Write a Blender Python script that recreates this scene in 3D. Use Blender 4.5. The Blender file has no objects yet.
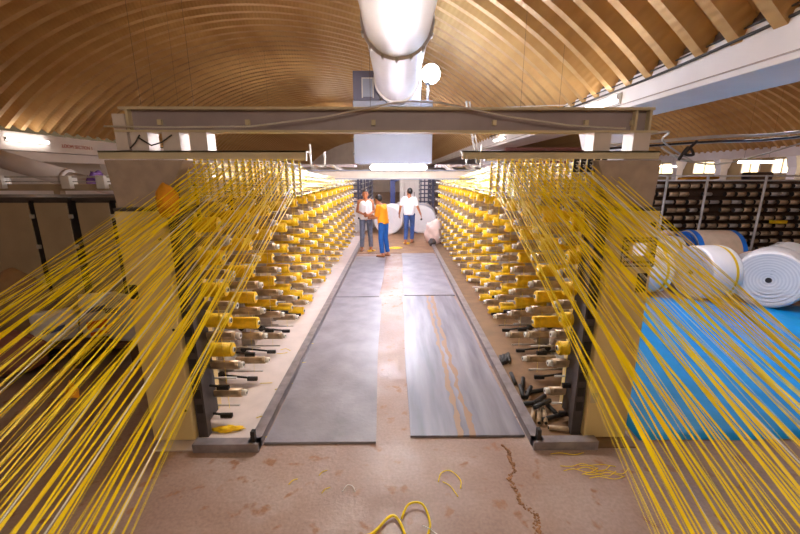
import bpy, bmesh, math, random
from mathutils import Vector, Matrix, Euler
R = math.radians
rnd = random.Random(7)
scene = bpy.context.scene
C = scene.collection

# ------------------------------------------------------------------ camera, world, exposure
cam_d = bpy.data.cameras.new('camera'); cam = bpy.data.objects.new('camera', cam_d); C.objects.link(cam)
cam.location = (0, 0, 2.15)
cam.rotation_euler = (R(90) - math.atan(92 / 379), 0, -math.atan(4 / 379))
cam_d.sensor_width = 36; cam_d.lens = 379 / 800 * 36; cam_d.clip_start = 0.05; cam_d.clip_end = 200
cam_d.dof.use_dof = True; cam_d.dof.focus_distance = 6.0; cam_d.dof.aperture_fstop = 3.2
scene.camera = cam

world = bpy.data.worlds.new('hall_air'); scene.world = world; world.use_nodes = True
bg = world.node_tree.nodes['Background']
bg.inputs[0].default_value = (1.0, 0.70, 0.40, 1); bg.inputs[1].default_value = 0.05

vs = scene.view_settings
vs.view_transform = 'Standard'; vs.look = 'None'; vs.gamma = 1; vs.use_curve_mapping = False
vs.exposure = 1.45

# strengths of the hall lamps and of the added fill tubes (used by the lamp builders below)
E_TUBE_MAIN = 135.0      # tube under the air unit
E_TUBE = 30.0           # other tubes
E_FLOOD = 48.0         # flood lamp on the portal
E_WINDOW = 1.2
E_BEAM = 6.0            # tubes on the valley beams
E_CAM_FILL = 54.0            # two added tubes over the camera, for front fill
E_ROOF_FILL = 70.0            # added tubes hidden behind crossbeam and air unit, to brighten the roof
E_FRONT_FILL = 185.0         # added unseen tube behind the crossbeam, to light the creels
COOL = (0.86, 0.86, 1.0)
WARMW = (1.0, 0.80, 0.52)

# ------------------------------------------------------------------ materials
def srgb(r, g, b):
    f = lambda c: ((c / 255 + 0.055) / 1.055) ** 2.4 if c / 255 > 0.04045 else c / 255 / 12.92
    return (f(r), f(g), f(b), 1)
MATS = {}
def mat(name, col, rough=0.6, metal=0.0, var=0.15, scale=6.0, bump=0.0, bscale=40.0, col2=None, detail=6, spec=None, trans=0.0):
    if name in MATS: return MATS[name]
    m = bpy.data.materials.new(name); m.use_nodes = True; MATS[name] = m
    nt = m.node_tree; b = nt.nodes['Principled BSDF']
    c = srgb(*col)
    b.inputs['Roughness'].default_value = rough; b.inputs['Metallic'].default_value = metal
    if spec is not None: b.inputs['Specular IOR Level'].default_value = spec
    tc = nt.nodes.new('ShaderNodeTexCoord')
    n = nt.nodes.new('ShaderNodeTexNoise'); n.inputs['Scale'].default_value = scale; n.inputs['Detail'].default_value = detail
    nt.links.new(tc.outputs['Object'], n.inputs['Vector'])
    r = nt.nodes.new('ShaderNodeValToRGB')
    if col2 is None:
        lo = [max(0, x * (1 - var)) for x in c[:3]]; hi = [min(1, x * (1 + var)) for x in c[:3]]
    else:
        lo = srgb(*col2)[:3]; hi = c[:3]
    r.color_ramp.elements[0].position = 0.32; r.color_ramp.elements[0].color = (*lo, 1)
    r.color_ramp.elements[1].position = 0.66; r.color_ramp.elements[1].color = (*hi, 1)
    nt.links.new(n.outputs['Fac'], r.inputs['Fac']); nt.links.new(r.outputs['Color'], b.inputs['Base Color'])
    if bump:
        n2 = nt.nodes.new('ShaderNodeTexNoise'); n2.inputs['Scale'].default_value = bscale; n2.inputs['Detail'].default_value = 5
        nt.links.new(tc.outputs['Object'], n2.inputs['Vector'])
        bp = nt.nodes.new('ShaderNodeBump'); bp.inputs['Strength'].default_value = bump; bp.inputs['Distance'].default_value = 0.02
        nt.links.new(n2.outputs['Fac'], bp.inputs['Height']); nt.links.new(bp.outputs['Normal'], b.inputs['Normal'])
    if trans: b.inputs['Transmission Weight'].default_value = trans
    return m
def emat(name, col, s):
    m = bpy.data.materials.new(name); m.use_nodes = True; MATS[name] = m
    b = m.node_tree.nodes['Principled BSDF']
    b.inputs['Base Color'].default_value = (0.8, 0.8, 0.8, 1)
    b.inputs['Emission Color'].default_value = (*col, 1); b.inputs['Emission Strength'].default_value = s
    return m

def concrete():
    m = bpy.data.materials.new('worn_concrete'); m.use_nodes = True; nt = m.node_tree; b = nt.nodes['Principled BSDF']
    tc = nt.nodes.new('ShaderNodeTexCoord')
    def noise(s, d=8, dist=0.0):
        n = nt.nodes.new('ShaderNodeTexNoise'); n.inputs['Scale'].default_value = s; n.inputs['Detail'].default_value = d
        n.inputs['Distortion'].default_value = dist
        nt.links.new(tc.outputs['Object'], n.inputs['Vector']); return n
    def ramp(n, stops):
        r = nt.nodes.new('ShaderNodeValToRGB'); e = r.color_ramp.elements
        e[0].position, e[0].color = stops[0]; e[1].position, e[1].color = stops[-1]
        for p, c in stops[1:-1]:
            x = e.new(p); x.color = c
        nt.links.new(n.outputs[0], r.inputs['Fac']); return r
    base = ramp(noise(1.1, 8, 0.4), [(0.3, srgb(140, 110, 98)), (0.5, srgb(162, 134, 122)), (0.7, srgb(180, 160, 152))])
    spots = ramp(noise(7, 4, 0.3), [(0.60, (0, 0, 0, 1)), (0.68, (1, 1, 1, 1))])
    mx = nt.nodes.new('ShaderNodeMix'); mx.data_type = 'RGBA'
    nt.links.new(spots.outputs['Color'], mx.inputs[0]); nt.links.new(base.outputs['Color'], mx.inputs[6])
    mx.inputs[7].default_value = srgb(150, 106, 80)
    fine = ramp(noise(45, 6), [(0.35, (0.86, 0.86, 0.86, 1)), (0.65, (1.05, 1.05, 1.05, 1))])
    mu = nt.nodes.new('ShaderNodeMix'); mu.data_type = 'RGBA'; mu.blend_type = 'MULTIPLY'; mu.inputs[0].default_value = 1
    nt.links.new(mx.outputs[2], mu.inputs[6]); nt.links.new(fine.outputs['Color'], mu.inputs[7])
    nt.links.new(mu.outputs[2], b.inputs['Base Color'])
    rr = ramp(noise(2.2), [(0.3, (0.35, 0.35, 0.35, 1)), (0.7, (0.7, 0.7, 0.7, 1))])
    nt.links.new(rr.outputs['Color'], b.inputs['Roughness'])
    bp = nt.nodes.new('ShaderNodeBump'); bp.inputs['Strength'].default_value = 0.35; bp.inputs['Distance'].default_value = 0.01
    nt.links.new(noise(30, 8).outputs[0], bp.inputs['Height']); nt.links.new(bp.outputs['Normal'], b.inputs['Normal'])
    return m
MATS['concrete'] = concrete()

def roof_mat():
    m = bpy.data.materials.new('dusty_roof_sheet'); m.use_nodes = True; nt = m.node_tree; b = nt.nodes['Principled BSDF']
    b.inputs['Roughness'].default_value = 0.45; b.inputs['Metallic'].default_value = 0.25
    tc = nt.nodes.new('ShaderNodeTexCoord'); uv = nt.nodes.new('ShaderNodeUVMap')
    n = nt.nodes.new('ShaderNodeTexNoise'); n.inputs['Scale'].default_value = 1.3; n.inputs['Detail'].default_value = 6
    nt.links.new(tc.outputs['Object'], n.inputs['Vector'])
    r = nt.nodes.new('ShaderNodeValToRGB')
    r.color_ramp.elements[0].position = .3; r.color_ramp.elements[0].color = srgb(176, 130, 74)
    r.color_ramp.elements[1].position = .7; r.color_ramp.elements[1].color = srgb(208, 166, 106)
    nt.links.new(n.outputs[0], r.inputs[0]); nt.links.new(r.outputs[0], b.inputs['Base Color'])
    w = nt.nodes.new('ShaderNodeTexWave'); w.inputs['Scale'].default_value = 3.2; w.inputs['Distortion'].default_value = 0.0
    w.bands_direction = 'X'
    nt.links.new(uv.outputs[0], w.inputs['Vector'])
    bp = nt.nodes.new('ShaderNodeBump'); bp.inputs['Strength'].default_value = 0.35; bp.inputs['Distance'].default_value = 0.012
    nt.links.new(w.outputs['Fac'], bp.inputs['Height']); nt.links.new(bp.outputs['Normal'], b.inputs['Normal'])
    return m
MATS['roof'] = roof_mat()

def worn_mat():
    """grey conveyor-belt mat with orange worn streaks running lengthwise"""
    m = bpy.data.materials.new('worn_belt'); m.use_nodes = True; nt = m.node_tree; b = nt.nodes['Principled BSDF']
    tc = nt.nodes.new('ShaderNodeTexCoord'); mp = nt.nodes.new('ShaderNodeMapping')
    mp.inputs['Scale'].default_value = (3.2, 0.35, 1)
    nt.links.new(tc.outputs['Object'], mp.inputs['Vector'])
    n = nt.nodes.new('ShaderNodeTexNoise'); n.inputs['Scale'].default_value = 2.0; n.inputs['Detail'].default_value = 7
    nt.links.new(mp.outputs[0], n.inputs['Vector'])
    r = nt.nodes.new('ShaderNodeValToRGB'); e = r.color_ramp.elements
    e[0].position = .3; e[0].color = srgb(96, 92, 104); e[1].position = .7; e[1].color = srgb(152, 148, 160)
    nt.links.new(n.outputs[0], r.inputs[0])
    # worn band around x = -0.02 (object space), wobbling
    sx = nt.nodes.new('ShaderNodeSeparateXYZ'); nt.links.new(tc.outputs['Object'], sx.inputs[0])
    n2 = nt.nodes.new('ShaderNodeTexNoise'); n2.inputs['Scale'].default_value = 3.0; n2.inputs['Detail'].default_value = 3
    nt.links.new(tc.outputs['Object'], n2.inputs['Vector'])
    def math_(op, a, bb):
        k = nt.nodes.new('ShaderNodeMath'); k.operation = op
        for i, q in enumerate((a, bb)):
            if isinstance(q, (int, float)): k.inputs[i].default_value = q
            else: nt.links.new(q, k.inputs[i])
        return k.outputs[0]
    wob = math_('MULTIPLY', math_('SUBTRACT', n2.outputs[0], 0.5), 0.14)
    dx = math_('ABSOLUTE', math_('ADD', math_('ADD', sx.outputs[0], 0.0), wob), 0)
    ring = math_('ABSOLUTE', math_('SUBTRACT', dx, 0.045), 0)
    n3 = nt.nodes.new('ShaderNodeTexNoise'); n3.inputs['Scale'].default_value = 5.0; nt.links.new(tc.outputs['Object'], n3.inputs['Vector'])
    fac = math_('LESS_THAN', ring, math_('MULTIPLY', math_('SUBTRACT', n3.outputs[0], 0.2), 0.075))
    mx = nt.nodes.new('ShaderNodeMix'); mx.data_type = 'RGBA'
    nt.links.new(fac, mx.inputs[0]); nt.links.new(r.outputs[0], mx.inputs[6]); mx.inputs[7].default_value = srgb(152, 118, 94)
    nt.links.new(mx.outputs[2], b.inputs['Base Color']); b.inputs['Roughness'].default_value = 0.42
    return m
MATS['worn_belt'] = worn_mat()

M = dict(
    belt=mat('grey_belt', (136, 130, 138), 0.45, var=0.22, scale=3, bump=0.15, bscale=25),
    yellow=mat('yellow_tape', (252, 218, 0), 0.38, var=0.06, scale=3),
    yarn=mat('yellow_yarn', (244, 196, 6), 0.5, var=0.10, scale=30, bump=0.3, bscale=90),
    tube=mat('brown_metal_cover', (182, 156, 126), 0.36, 0.2, var=0.35, scale=9),
    cap=mat('white_plastic', (222, 216, 210), 0.4, var=0.05),
    lgrey=mat('light_grey_bracket', (190, 182, 176), 0.4, 0.2, var=0.12, scale=12),
    dark=mat('dark_rubber', (38, 32, 30), 0.6, var=0.2),
    steel=mat('dark_steel', (84, 76, 76), 0.5, 0.3, var=0.2, scale=8),
    rail=mat('rail_steel', (150, 142, 146), 0.4, 0.4, var=0.2, scale=10),
    cream=mat('cream_panel', (232, 206, 146), 0.45, var=0.06, scale=2),
    creamL=mat('cream_bar', (204, 186, 154), 0.5, var=0.10, scale=4),
    hop=mat('grey_brown_hopper', (172, 152, 140), 0.5, 0.1, var=0.12, scale=10),
    ibeam=mat('painted_beam', (160, 144, 148), 0.45, 0.1, var=0.10, scale=4),
    pink=mat('pale_post', (212, 196, 190), 0.5, var=0.06),
    white=mat('white_paint', (240, 230, 226), 0.6, var=0.05, scale=1.5),
    duct=mat('pale_duct', (208, 198, 196), 0.45, var=0.05, scale=2),
    unit=mat('grey_blue_unit', (142, 146, 166), 0.5, var=0.08, scale=2),
    unitd=mat('dark_unit_panel', (92, 88, 108), 0.5, var=0.08, scale=2),
    cable=mat('pale_cable', (214, 204, 196), 0.6, var=0.05),
    cabled=mat('dark_cable', (50, 40, 36), 0.6, var=0.1),
    tarp=mat('blue_tarp', (0, 156, 226), 0.45, var=0.12, scale=2.5, bump=0.25, bscale=9),
    roll=mat('white_woven_roll', (232, 226, 224), 0.55, var=0.04, scale=5, bump=0.1, bscale=60),
    stripe=mat('yellow_stripe', (236, 190, 20), 0.5, var=0.05),
    core=mat('dark_core', (40, 32, 28), 0.8, var=0.1),
    bluewrap=mat('blue_wrap', (24, 104, 196), 0.5, var=0.1),
    kraft=mat('pale_brown_wrap', (204, 178, 152), 0.6, var=0.1),
    greycab=mat('grey_tan_cabinet', (178, 158, 132), 0.5, var=0.08, scale=3),
    sack=mat('woven_sack', (206, 200, 204), 0.6, var=0.1, scale=8, bump=0.3, bscale=12),
    tansack=mat('tan_sack', (138, 106, 74), 0.7, var=0.15, scale=6, bump=0.4, bscale=10),
    orange=mat('orange_print', (226, 104, 30), 0.6, var=0.1),
    bluep=mat('blue_print', (70, 80, 130), 0.6, var=0.1),
    redp=mat('red_paint', (188, 70, 50), 0.6, var=0.05),
    redwall=mat('red_brown_wall', (150, 96, 84), 0.7, var=0.1),
    tanwall=mat('tan_wall', (190, 164, 120), 0.7, var=0.08, scale=1),
    navy=mat('navy_paint', (44, 52, 112), 0.5, var=0.1),
    rustdark=mat('dark_brown', (84, 60, 44), 0.7, var=0.2),
    dirtmat=mat('brown_dirt_mat', (146, 108, 78), 0.6, var=0.2, scale=3, bump=0.2),
    skin=mat('skin', (176, 112, 76), 0.5, var=0.05), hair=mat('black_hair', (26, 20, 20), 0.5, var=0.2, scale=60),
    vest=mat('white_vest', (232, 228, 226), 0.8, var=0.03), shirtw=mat('white_shirt', (236, 234, 238), 0.8, var=0.03),
    shirto=mat('orange_shirt', (244, 150, 6), 0.8, var=0.06), jeans=mat('grey_jeans', (104, 108, 126), 0.8, var=0.2, scale=14),
    bluepants=mat('blue_trousers', (22, 84, 158), 0.8, var=0.12, scale=10), bjeans=mat('blue_jeans', (58, 84, 142), 0.8, var=0.25, scale=12),
    shoe=mat('brown_sandal', (110, 70, 46), 0.6, var=0.1), eye=mat('eye_dark', (20, 15, 15), 0.3, var=0.0),
    clothy=mat('orange_cloth', (226, 150, 20), 0.7, var=0.2, scale=12, bump=0.5, bscale=20),
    pinkcloth=mat('pale_pink_cloth', (226, 196, 184), 0.7, var=0.1, scale=8, bump=0.4, bscale=14),
    rubble=mat('broken_concrete', (150, 108, 76), 0.9, var=0.35, scale=20, bump=0.6, bscale=40),
    traybrown=mat('brown_tray', (128, 98, 70), 0.6, var=0.2, scale=5), rollgrey=mat('grey_weave', (216, 210, 210), 0.6, var=0.04),
    tape_w=mat('white_thread', (232, 226, 220), 0.5, var=0.03), purple=mat('purple_rag', (92, 50, 120), 0.7, var=0.1),
)
EM_MAIN = emat('tube_glow_main', COOL, E_TUBE_MAIN)
EM_FRONT_FILL = emat('added_glow_front', (1.0, 0.94, 0.90), E_FRONT_FILL)
EM_BEAM = emat('tube_glow_beam', (1.0, 0.93, 0.86), E_BEAM)
EM_CAM_FILL = emat('added_glow_near', (1.0, 0.90, 0.72), E_CAM_FILL)
EM_ROOF_FILL = emat('added_glow_high', (1.0, 0.86, 0.70), E_ROOF_FILL)
EM_TUBE = emat('tube_glow', (1.0, 0.93, 0.86), E_TUBE)
EM_FLOOD = emat('flood_glow', (0.50, 0.70, 1.0), E_FLOOD)
EM_WIN = emat('lit_window', (1.0, 0.80, 0.42), E_WINDOW)
EM_SCREEN = emat('screen_glow', (0.85, 0.8, 1.0), 0.22)

# ------------------------------------------------------------------ mesh builder
class MB:
    def __init__(s): s.v = []; s.f = []; s.m = []; s.sm = []
    def _add(s, vs_, fs, mi, sm=False):
        o = len(s.v); s.v += [tuple(p) for p in vs_]
        for f in fs: s.f.append(tuple(i + o for i in f)); s.m.append(mi); s.sm.append(sm)
        return s
    def box(s, a, b, mi=0):
        (x0, y0, z0), (x1, y1, z1) = [tuple(map(min, zip(a, b))), tuple(map(max, zip(a, b)))]
        return s._add([(x0,y0,z0),(x1,y0,z0),(x1,y1,z0),(x0,y1,z0),(x0,y0,z1),(x1,y0,z1),(x1,y1,z1),(x0,y1,z1)],
                      [(3,2,1,0),(4,5,6,7),(0,1,5,4),(1,2,6,5),(2,3,7,6),(3,0,4,7)], mi)
    def hexa(s, p, mi=0):   # eight corners, bottom ring then top ring
        return s._add(p, [(3,2,1,0),(4,5,6,7),(0,1,5,4),(1,2,6,5),(2,3,7,6),(3,0,4,7)], mi)
    def cyl(s, p0, p1, r0, r1=None, n=12, mi=0, cap=True, capmi=None):
        r1 = r0 if r1 is None else r1; p0 = Vector(p0); p1 = Vector(p1); d = (p1 - p0).normalized()
        u = d.orthogonal().normalized(); w = d.cross(u); vs_ = []
        for p, r in ((p0, r0), (p1, r1)):
            for i in range(n):
                a = 2 * math.pi * i / n; vs_.append(p + (u * math.cos(a) + w * math.sin(a)) * r)
        s._add(vs_, [(i, (i+1) % n, n + (i+1) % n, n + i) for i in range(n)], mi, True)
        if cap:
            o = len(s.v) - 2 * n; k = mi if capmi is None else capmi
            s.f.append(tuple(o + i for i in reversed(range(n)))); s.m.append(k); s.sm.append(False)
            s.f.append(tuple(o + n + i for i in range(n))); s.m.append(k); s.sm.append(False)
        return s
    def ell(s, c, r, n=12, m=8, mi=0):
        if isinstance(r, (int, float)): r = (r, r, r)
        vs_ = [(c[0], c[1], c[2] - r[2])]
        for j in range(1, m):
            t = math.pi * j / m
            for i in range(n):
                a = 2 * math.pi * i / n
                vs_.append((c[0] + r[0]*math.sin(t)*math.cos(a), c[1] + r[1]*math.sin(t)*math.sin(a), c[2] - r[2]*math.cos(t)))
        vs_.append((c[0], c[1], c[2] + r[2])); fs = []
        for i in range(n):
            fs.append((0, 1 + (i+1) % n, 1 + i))
            for j in range(m - 2):
                a, b = 1 + j*n, 1 + (j+1)*n
                fs.append((a + i, a + (i+1) % n, b + (i+1) % n, b + i))
            fs.append((len(vs_) - 1, 1 + (m-2)*n + i, 1 + (m-2)*n + (i+1) % n))
        return s._add(vs_, fs, mi, True)
    def tube(s, pts, r, n=6, mi=0, up=None):   # swept tube, r may be a number or list
        pts = [Vector(p) for p in pts]; k = len(pts); vs_ = []
        t0 = (pts[1] - pts[0]).normalized(); u = t0.orthogonal().normalized()
        for i, p in enumerate(pts):
            t = (pts[min(i+1, k-1)] - pts[max(i-1, 0)]).normalized()
            u = (u - t * u.dot(t)).normalized(); w = t.cross(u); rr = r[i] if isinstance(r, (list, tuple)) else r
            for j in range(n):
                a = 2*math.pi*j/n; vs_.append(p + (u*math.cos(a) + w*math.sin(a)) * rr)
        fs = [(i*n + j, i*n + (j+1) % n, (i+1)*n + (j+1) % n, (i+1)*n + j) for i in range(k-1) for j in range(n)]
        fs += [tuple(reversed(range(n))), tuple((k-1)*n + j for j in range(n))]
        return s._add(vs_, fs, mi, True)
    def ribbon(s, pts, w, t, side, mi=0):   # flat tape of width w along 'side', thickness t
        pts = [Vector(p) for p in pts]; k = len(pts); vs_ = []; side = Vector(side)
        for i, p in enumerate(pts):
            d = (pts[min(i+1, k-1)] - pts[max(i-1, 0)]).normalized()
            a = (side - d * side.dot(d)).normalized(); b = d.cross(a)
            for q, e in ((-1,-1),(1,-1),(1,1),(-1,1)): vs_.append(p + a*q*w/2 + b*e*t/2)
        fs = [(i*4 + j, i*4 + (j+1) % 4, i*4 + 4 + (j+1) % 4, i*4 + 4 + j) for i in range(k-1) for j in range(4)]
        fs += [(3,2,1,0), tuple((k-1)*4 + j for j in range(4))]
        return s._add(vs_, fs, mi)
    def data(s, name, mats):
        me = bpy.data.meshes.new(name); me.from_pydata(s.v, [], s.f)
        for m in (mats if isinstance(mats, (list, tuple)) else [mats]): me.materials.append(m)
        me.polygons.foreach_set('material_index', s.m); me.polygons.foreach_set('use_smooth', s.sm); me.update()
        return me
    def build(s, name, mats, parent=None, loc=(0,0,0), rot=(0,0,0), bevel=0):
        o = put(name, s.data(name, mats), parent, loc, rot)
        if bevel:
            b = o.modifiers.new('bevel', 'BEVEL'); b.width = bevel; b.segments = 2; b.limit_method = 'ANGLE'
        return o
def put(name, me, parent=None, loc=(0,0,0), rot=(0,0,0)):
    o = bpy.data.objects.new(name, me); C.objects.link(o); o.location = loc; o.rotation_euler = rot
    if parent: o.parent = parent
    return o
def tag(o, label, cat=None, group=None, kind=None):
    o['label'] = label
    if cat: o['category'] = cat
    if group: o['group'] = group
    if kind: o['kind'] = kind
    return o
def thing(name, label, cat, loc=(0,0,0), rz=0, group=None):
    o = bpy.data.objects.new(name, None); C.objects.link(o); o.location = loc; o.rotation_euler = (0,0,rz); o.empty_display_size = .1
    return tag(o, label, cat, group)
def struct(o, label): o['kind'] = 'structure'; o['label'] = label; return o
ORD = ['zeroth','first','second','third','fourth','fifth','sixth','seventh','eighth','ninth','tenth','eleventh','twelfth','thirteenth','fourteenth','fifteenth','sixteenth','seventeenth','eighteenth']

# ------------------------------------------------------------------ the hall
Y0, Y1 = -4.0, 50.0
floor = struct(MB().box((-15, Y0, -0.2), (19, Y1, 0)).build('floor', MATS['concrete']), 'worn pinkish-grey concrete factory floor')

XL, XR, ZS, RISE = -10.9, 3.4, 3.42, 2.92
PITCH = 0.45
def roof_panel_mesh():
    half = (XR - XL) / 2; Rr = (half**2 + RISE**2) / (2*RISE); ang = math.asin(half / Rr); n = 44
    prof = [(0, 0), (0.13, 0), (0.21, 0.17), (0.37, 0.17), (0.45, 0)]
    vs_, fs, uvs = [], [], []
    for i in range(n + 1):
        a = -ang + 2*ang*i/n
        for (y, h) in prof:
            r = Rr + h
            vs_.append((r*math.sin(a), y, r*math.cos(a) - Rr + RISE)); uvs.append((a*Rr, y))
    k = len(prof)
    for i in range(n):
        for j in range(k - 1):
            fs.append((i*k + j, i*k + j + 1, (i+1)*k + j + 1, (i+1)*k + j))
    me = bpy.data.meshes.new('roof_panel'); me.from_pydata(vs_, [], fs); me.materials.append(MATS['roof'])
    uv = me.uv_layers.new(name='UVMap')
    for l in me.loops: uv.data[l.index].uv = uvs[l.vertex_index]
    me.update(); return me
rp = roof_panel_mesh()
ceiling = bpy.data.objects.new('ceiling', None); C.objects.link(ceiling); struct(ceiling, 'tan corrugated arched metal roof over two bays')
for bay in (0, 1):
    cx = (XL + XR) / 2 + bay * 15.15
    y = Y0
    while y < Y1:
        put('roof_panel', rp, ceiling, (cx, y, ZS)); y += PITCH

# valley beams
def beam_box(name, x0, x1, z0, z1, label, lip=0.05):
    b = MB().box((x0, Y0, z0), (x1, Y1, z1))
    o = struct(b.build(name, M['white'], bevel=0.01), label)
    return o
vb = beam_box('trim_1', 3.4, 4.27, 3.11, 3.53, 'white concrete valley beam under the roof on the right')
MB().box((3.385, Y0, 3.17), (3.398, Y1, 3.183)).build('conduit', M['hop'], vb)
vl = beam_box('trim_2', -11.6, -10.9, 2.84, 3.36, 'white concrete valley beam under the roof on the left')
MB().box((-11.5, Y0, 2.55), (-11.05, Y1, 2.83)).build('lower_ledge', M['white'], vl)
beam_box('trim_3', 18.55, 19.1, 3.0, 3.5, 'pale beam at the far right side of the hall')
MB().box((3.42, Y0, 3.535), (4.25, Y1, 3.60)).build('roof_flashing', M['rustdark'], vb)
# scalloped closures where the roof waves meet the valley beam
cl = MB().box((0, 0, 0), (0.02, 0.16, 0.11)).hexa([(0,.16,0),(.02,.16,0),(.02,.24,0),(0,.24,0),(0,.16,.11),(.02,.16,.11),(.02,.20,.05),(0,.20,.05)]).data('closure', M['rustdark'])
for i in range(30): put('closure', cl, vb, (3.405, Y0 + i*PITCH + .15, 3.53))

# walls
gw = MB()
def gable(x0, x1):
    half = (x1 - x0)/2; Rr = (half**2 + RISE**2)/(2*RISE); cx = (x0 + x1)/2; n = 24; t = math.asin(half/Rr)
    pts = [(x0, 0)] + [(cx + Rr*math.sin(-t + 2*t*i/n), ZS + RISE - Rr + Rr*math.cos(-t + 2*t*i/n)) for i in range(n+1)] + [(x1, 0)]
    k = len(pts)
    gw._add([(x, Y1, z) for x, z in pts] + [(x, Y1 + .2, z) for x, z in pts],
            [tuple(range(k)), tuple(reversed(range(k, 2*k)))] + [(i, k+i, k+(i+1) % k, (i+1) % k) for i in range(k)], 0)
gable(XL, XR); gable(4.27, 18.55)
gw.box((-15, Y1, 0), (XL, Y1+.2, 3.4)); gw.box((XR, Y1, 0), (4.27, Y1+.2, 3.4))
struct(gw.build('wall_back', M['white']), 'pale end wall of the hall under the arched roof')
struct(MB().box((-15, Y0, 0), (-14.8, Y1, 3.4)).build('wall_left', M['white']), 'pale side wall beyond the left valley beam')
# right wall with lit windows
wr = MB(); wins = [(15.4, 17.2), (18.2, 19.3), (19.9, 21.0), (22.6, 24.4), (26.0, 28.6), (30.5, 34.0)]
prev = Y0
for a, b in wins:
    wr.box((18.7, prev, 0), (18.9, a, 3.4)); prev = b
    wr.box((18.7, a, 0), (18.9, b, 2.2)); wr.box((18.7, a, 2.95), (18.9, b, 3.4))
wr.box((18.7, prev, 0), (18.9, Y1, 3.4))
wright = struct(wr.build('wall_right', M['tanwall']), 'tan side wall with a row of lit windows at the far right')
for i, (a, b) in enumerate(wins):
    w = MB().box((18.66, a, 2.2), (18.72, b, 2.26)).box((18.66, a, 2.89), (18.72, b, 2.95)).box((18.66, a, 2.2), (18.72, a+.06, 2.95)).box((18.66, b-.06, 2.2), (18.72, b, 2.95)).box((18.66, (a+b)/2-.03, 2.2), (18.72, (a+b)/2+.03, 2.95)).build('window_%d' % (i+1), M['white'])
    struct(w, 'bright yellow-lit window in the far right wall')
    MB().box((18.75, a, 2.2), (18.77, (a+b)/2, 2.95)).build('pane', EM_WIN, w)
    MB().box((18.75, (a+b)/2, 2.2), (18.77, b, 2.95)).build('pane', EM_WIN, w)
# partition far behind the right creel
struct(MB().box((3.9, 14, 0), (7.3, 14.15, 3.1)).build('wall_partition', M['redwall']), 'red-brown partition wall behind the right creel')

# columns under the valley beams
def column(x, y, w, z1, label):
    c = thing('column', label, 'column', (x, y, 0))
    MB().box((-w/2, -w/2, 0), (w/2, w/2, z1)).build('shaft', M['white'], c, bevel=.015)
    MB().hexa([(-w/2-.02,-w/2-.02,z1-.5),(w/2+.02,-w/2-.02,z1-.5),(w/2+.02,w/2+.02,z1-.5),(-w/2-.02,w/2+.02,z1-.5),(-w/2-.18,-w/2-.02,z1),(w/2+.18,-w/2-.02,z1),(w/2+.18,w/2+.02,z1),(-w/2-.18,w/2+.02,z1)]).build('haunch', M['white'], c)
    return c
column(3.8, 7.2, .5, 3.11, 'white concrete column behind the right hopper')
column(3.8, 16, .5, 3.11, 'white concrete column farther back beyond the partition')
column(-11.25, 15.8, .45, 2.55, 'white concrete column under the left valley beam')
for i, y in enumerate((17.7, 21.8, 25.2, 29.5)):
    column(18.3, y, .4, 3.0, 'pale column before the lit windows, %s from the right' % ORD[i+1])

# ------------------------------------------------------------------ lamps
def tube_light(p0, p1, label, em, up=(0,0,1), hw=.06, r=.02, hang=0, hk=.7):
    p0, p1 = Vector(p0), Vector(p1); mid = (p0+p1)/2; up = Vector(up)
    t = thing('tube_light', label, 'light', mid, group='tube lights of the hall'); a, b = p0 - mid, p1 - mid
    d = (b - a).normalized(); side = d.cross(up).normalized()
    h = MB(); q = []
    for zz in (.03, .075):
        for e, k in ((a,-1),(b,-1),(b,1),(a,1)): q.append(e + up*zz + side*k*hw*(1.0 if zz > .05 else .7))
    h.hexa(q).build('housing', M['cap'], t)
    MB().cyl(a, b, r, n=10).build('tube', em, t)
    for e, s_ in ((a, -1), (b, 1)): MB().box(Vector((-.02,-.02,-.02)) + e + d*s_*.015, Vector((.02,.02,.05)) + e + d*s_*.015).build('holder', M['cap'], t)
    for e in ((a*hk, b*hk) if hang else ()): MB().cyl(e + Vector((0,0,.06)), e + Vector((0,0,hang)), .0025, n=5).build('hanger', M['rustdark'], t)
    return t
tube_light((-.46, 7.42, 2.285), (.56, 7.42, 2.285), 'bright white tube light under the grey air unit', EM_MAIN, r=.035)
tube_light((-.65, 4.7, 2.77), (.65, 4.7, 2.77), 'added fill tube hanging under the duct behind the steel crossbeam', EM_FRONT_FILL, hw=.08, r=.02, hang=.85, hk=.45)  # added fill, hidden from the camera by the crossbeam
for x, lab in ((-.55, 'added fill tube beside the duct over the camera, left'), (.59, 'added fill tube beside the duct over the camera, right')):
    tube_light((x, -1.6, 3.55), (x, -.4, 3.55), lab, EM_CAM_FILL, r=.03, hw=.13, hang=2.5)  # added out of view to light the fronts facing the camera
tube_light((3.32, 7.05, 3.27), (3.32, 6.1, 3.27), 'tube light on the right valley beam above the steel crossbeam', EM_BEAM, up=(1,0,0), hw=.09, r=.035)
tube_light((-10.82, 11.2, 3.13), (-10.82, 12.5, 3.13), 'tube light on the left valley beam at the picture edge', EM_BEAM, up=(-1,0,0), r=.04)
tube_light((-6.0, 10.0, 2.42), (-5.2, 10.0, 2.42), 'tube light just behind the left hopper', EM_TUBE, r=.05, hang=3.7)
tube_light((-1.25, 14.5, 2.10), (-.85, 14.5, 2.10), 'small tube light beyond the cross girder left of centre', EM_TUBE, r=.04, hang=4.0)
for (x0, x1, y, lab) in ((11.6, 12.8, 13.2, 'tube light over the far right creel, nearest the picture edge'), (13.2, 14.4, 20.0, 'tube light before the far windows, in the middle'), (10.2, 11.3, 19.5, 'tube light before the far windows, leftmost')):
    tube_light((x0, y, 2.58), (x1, y, 2.58), lab, EM_MAIN, r=.03, hang=3.7)
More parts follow.
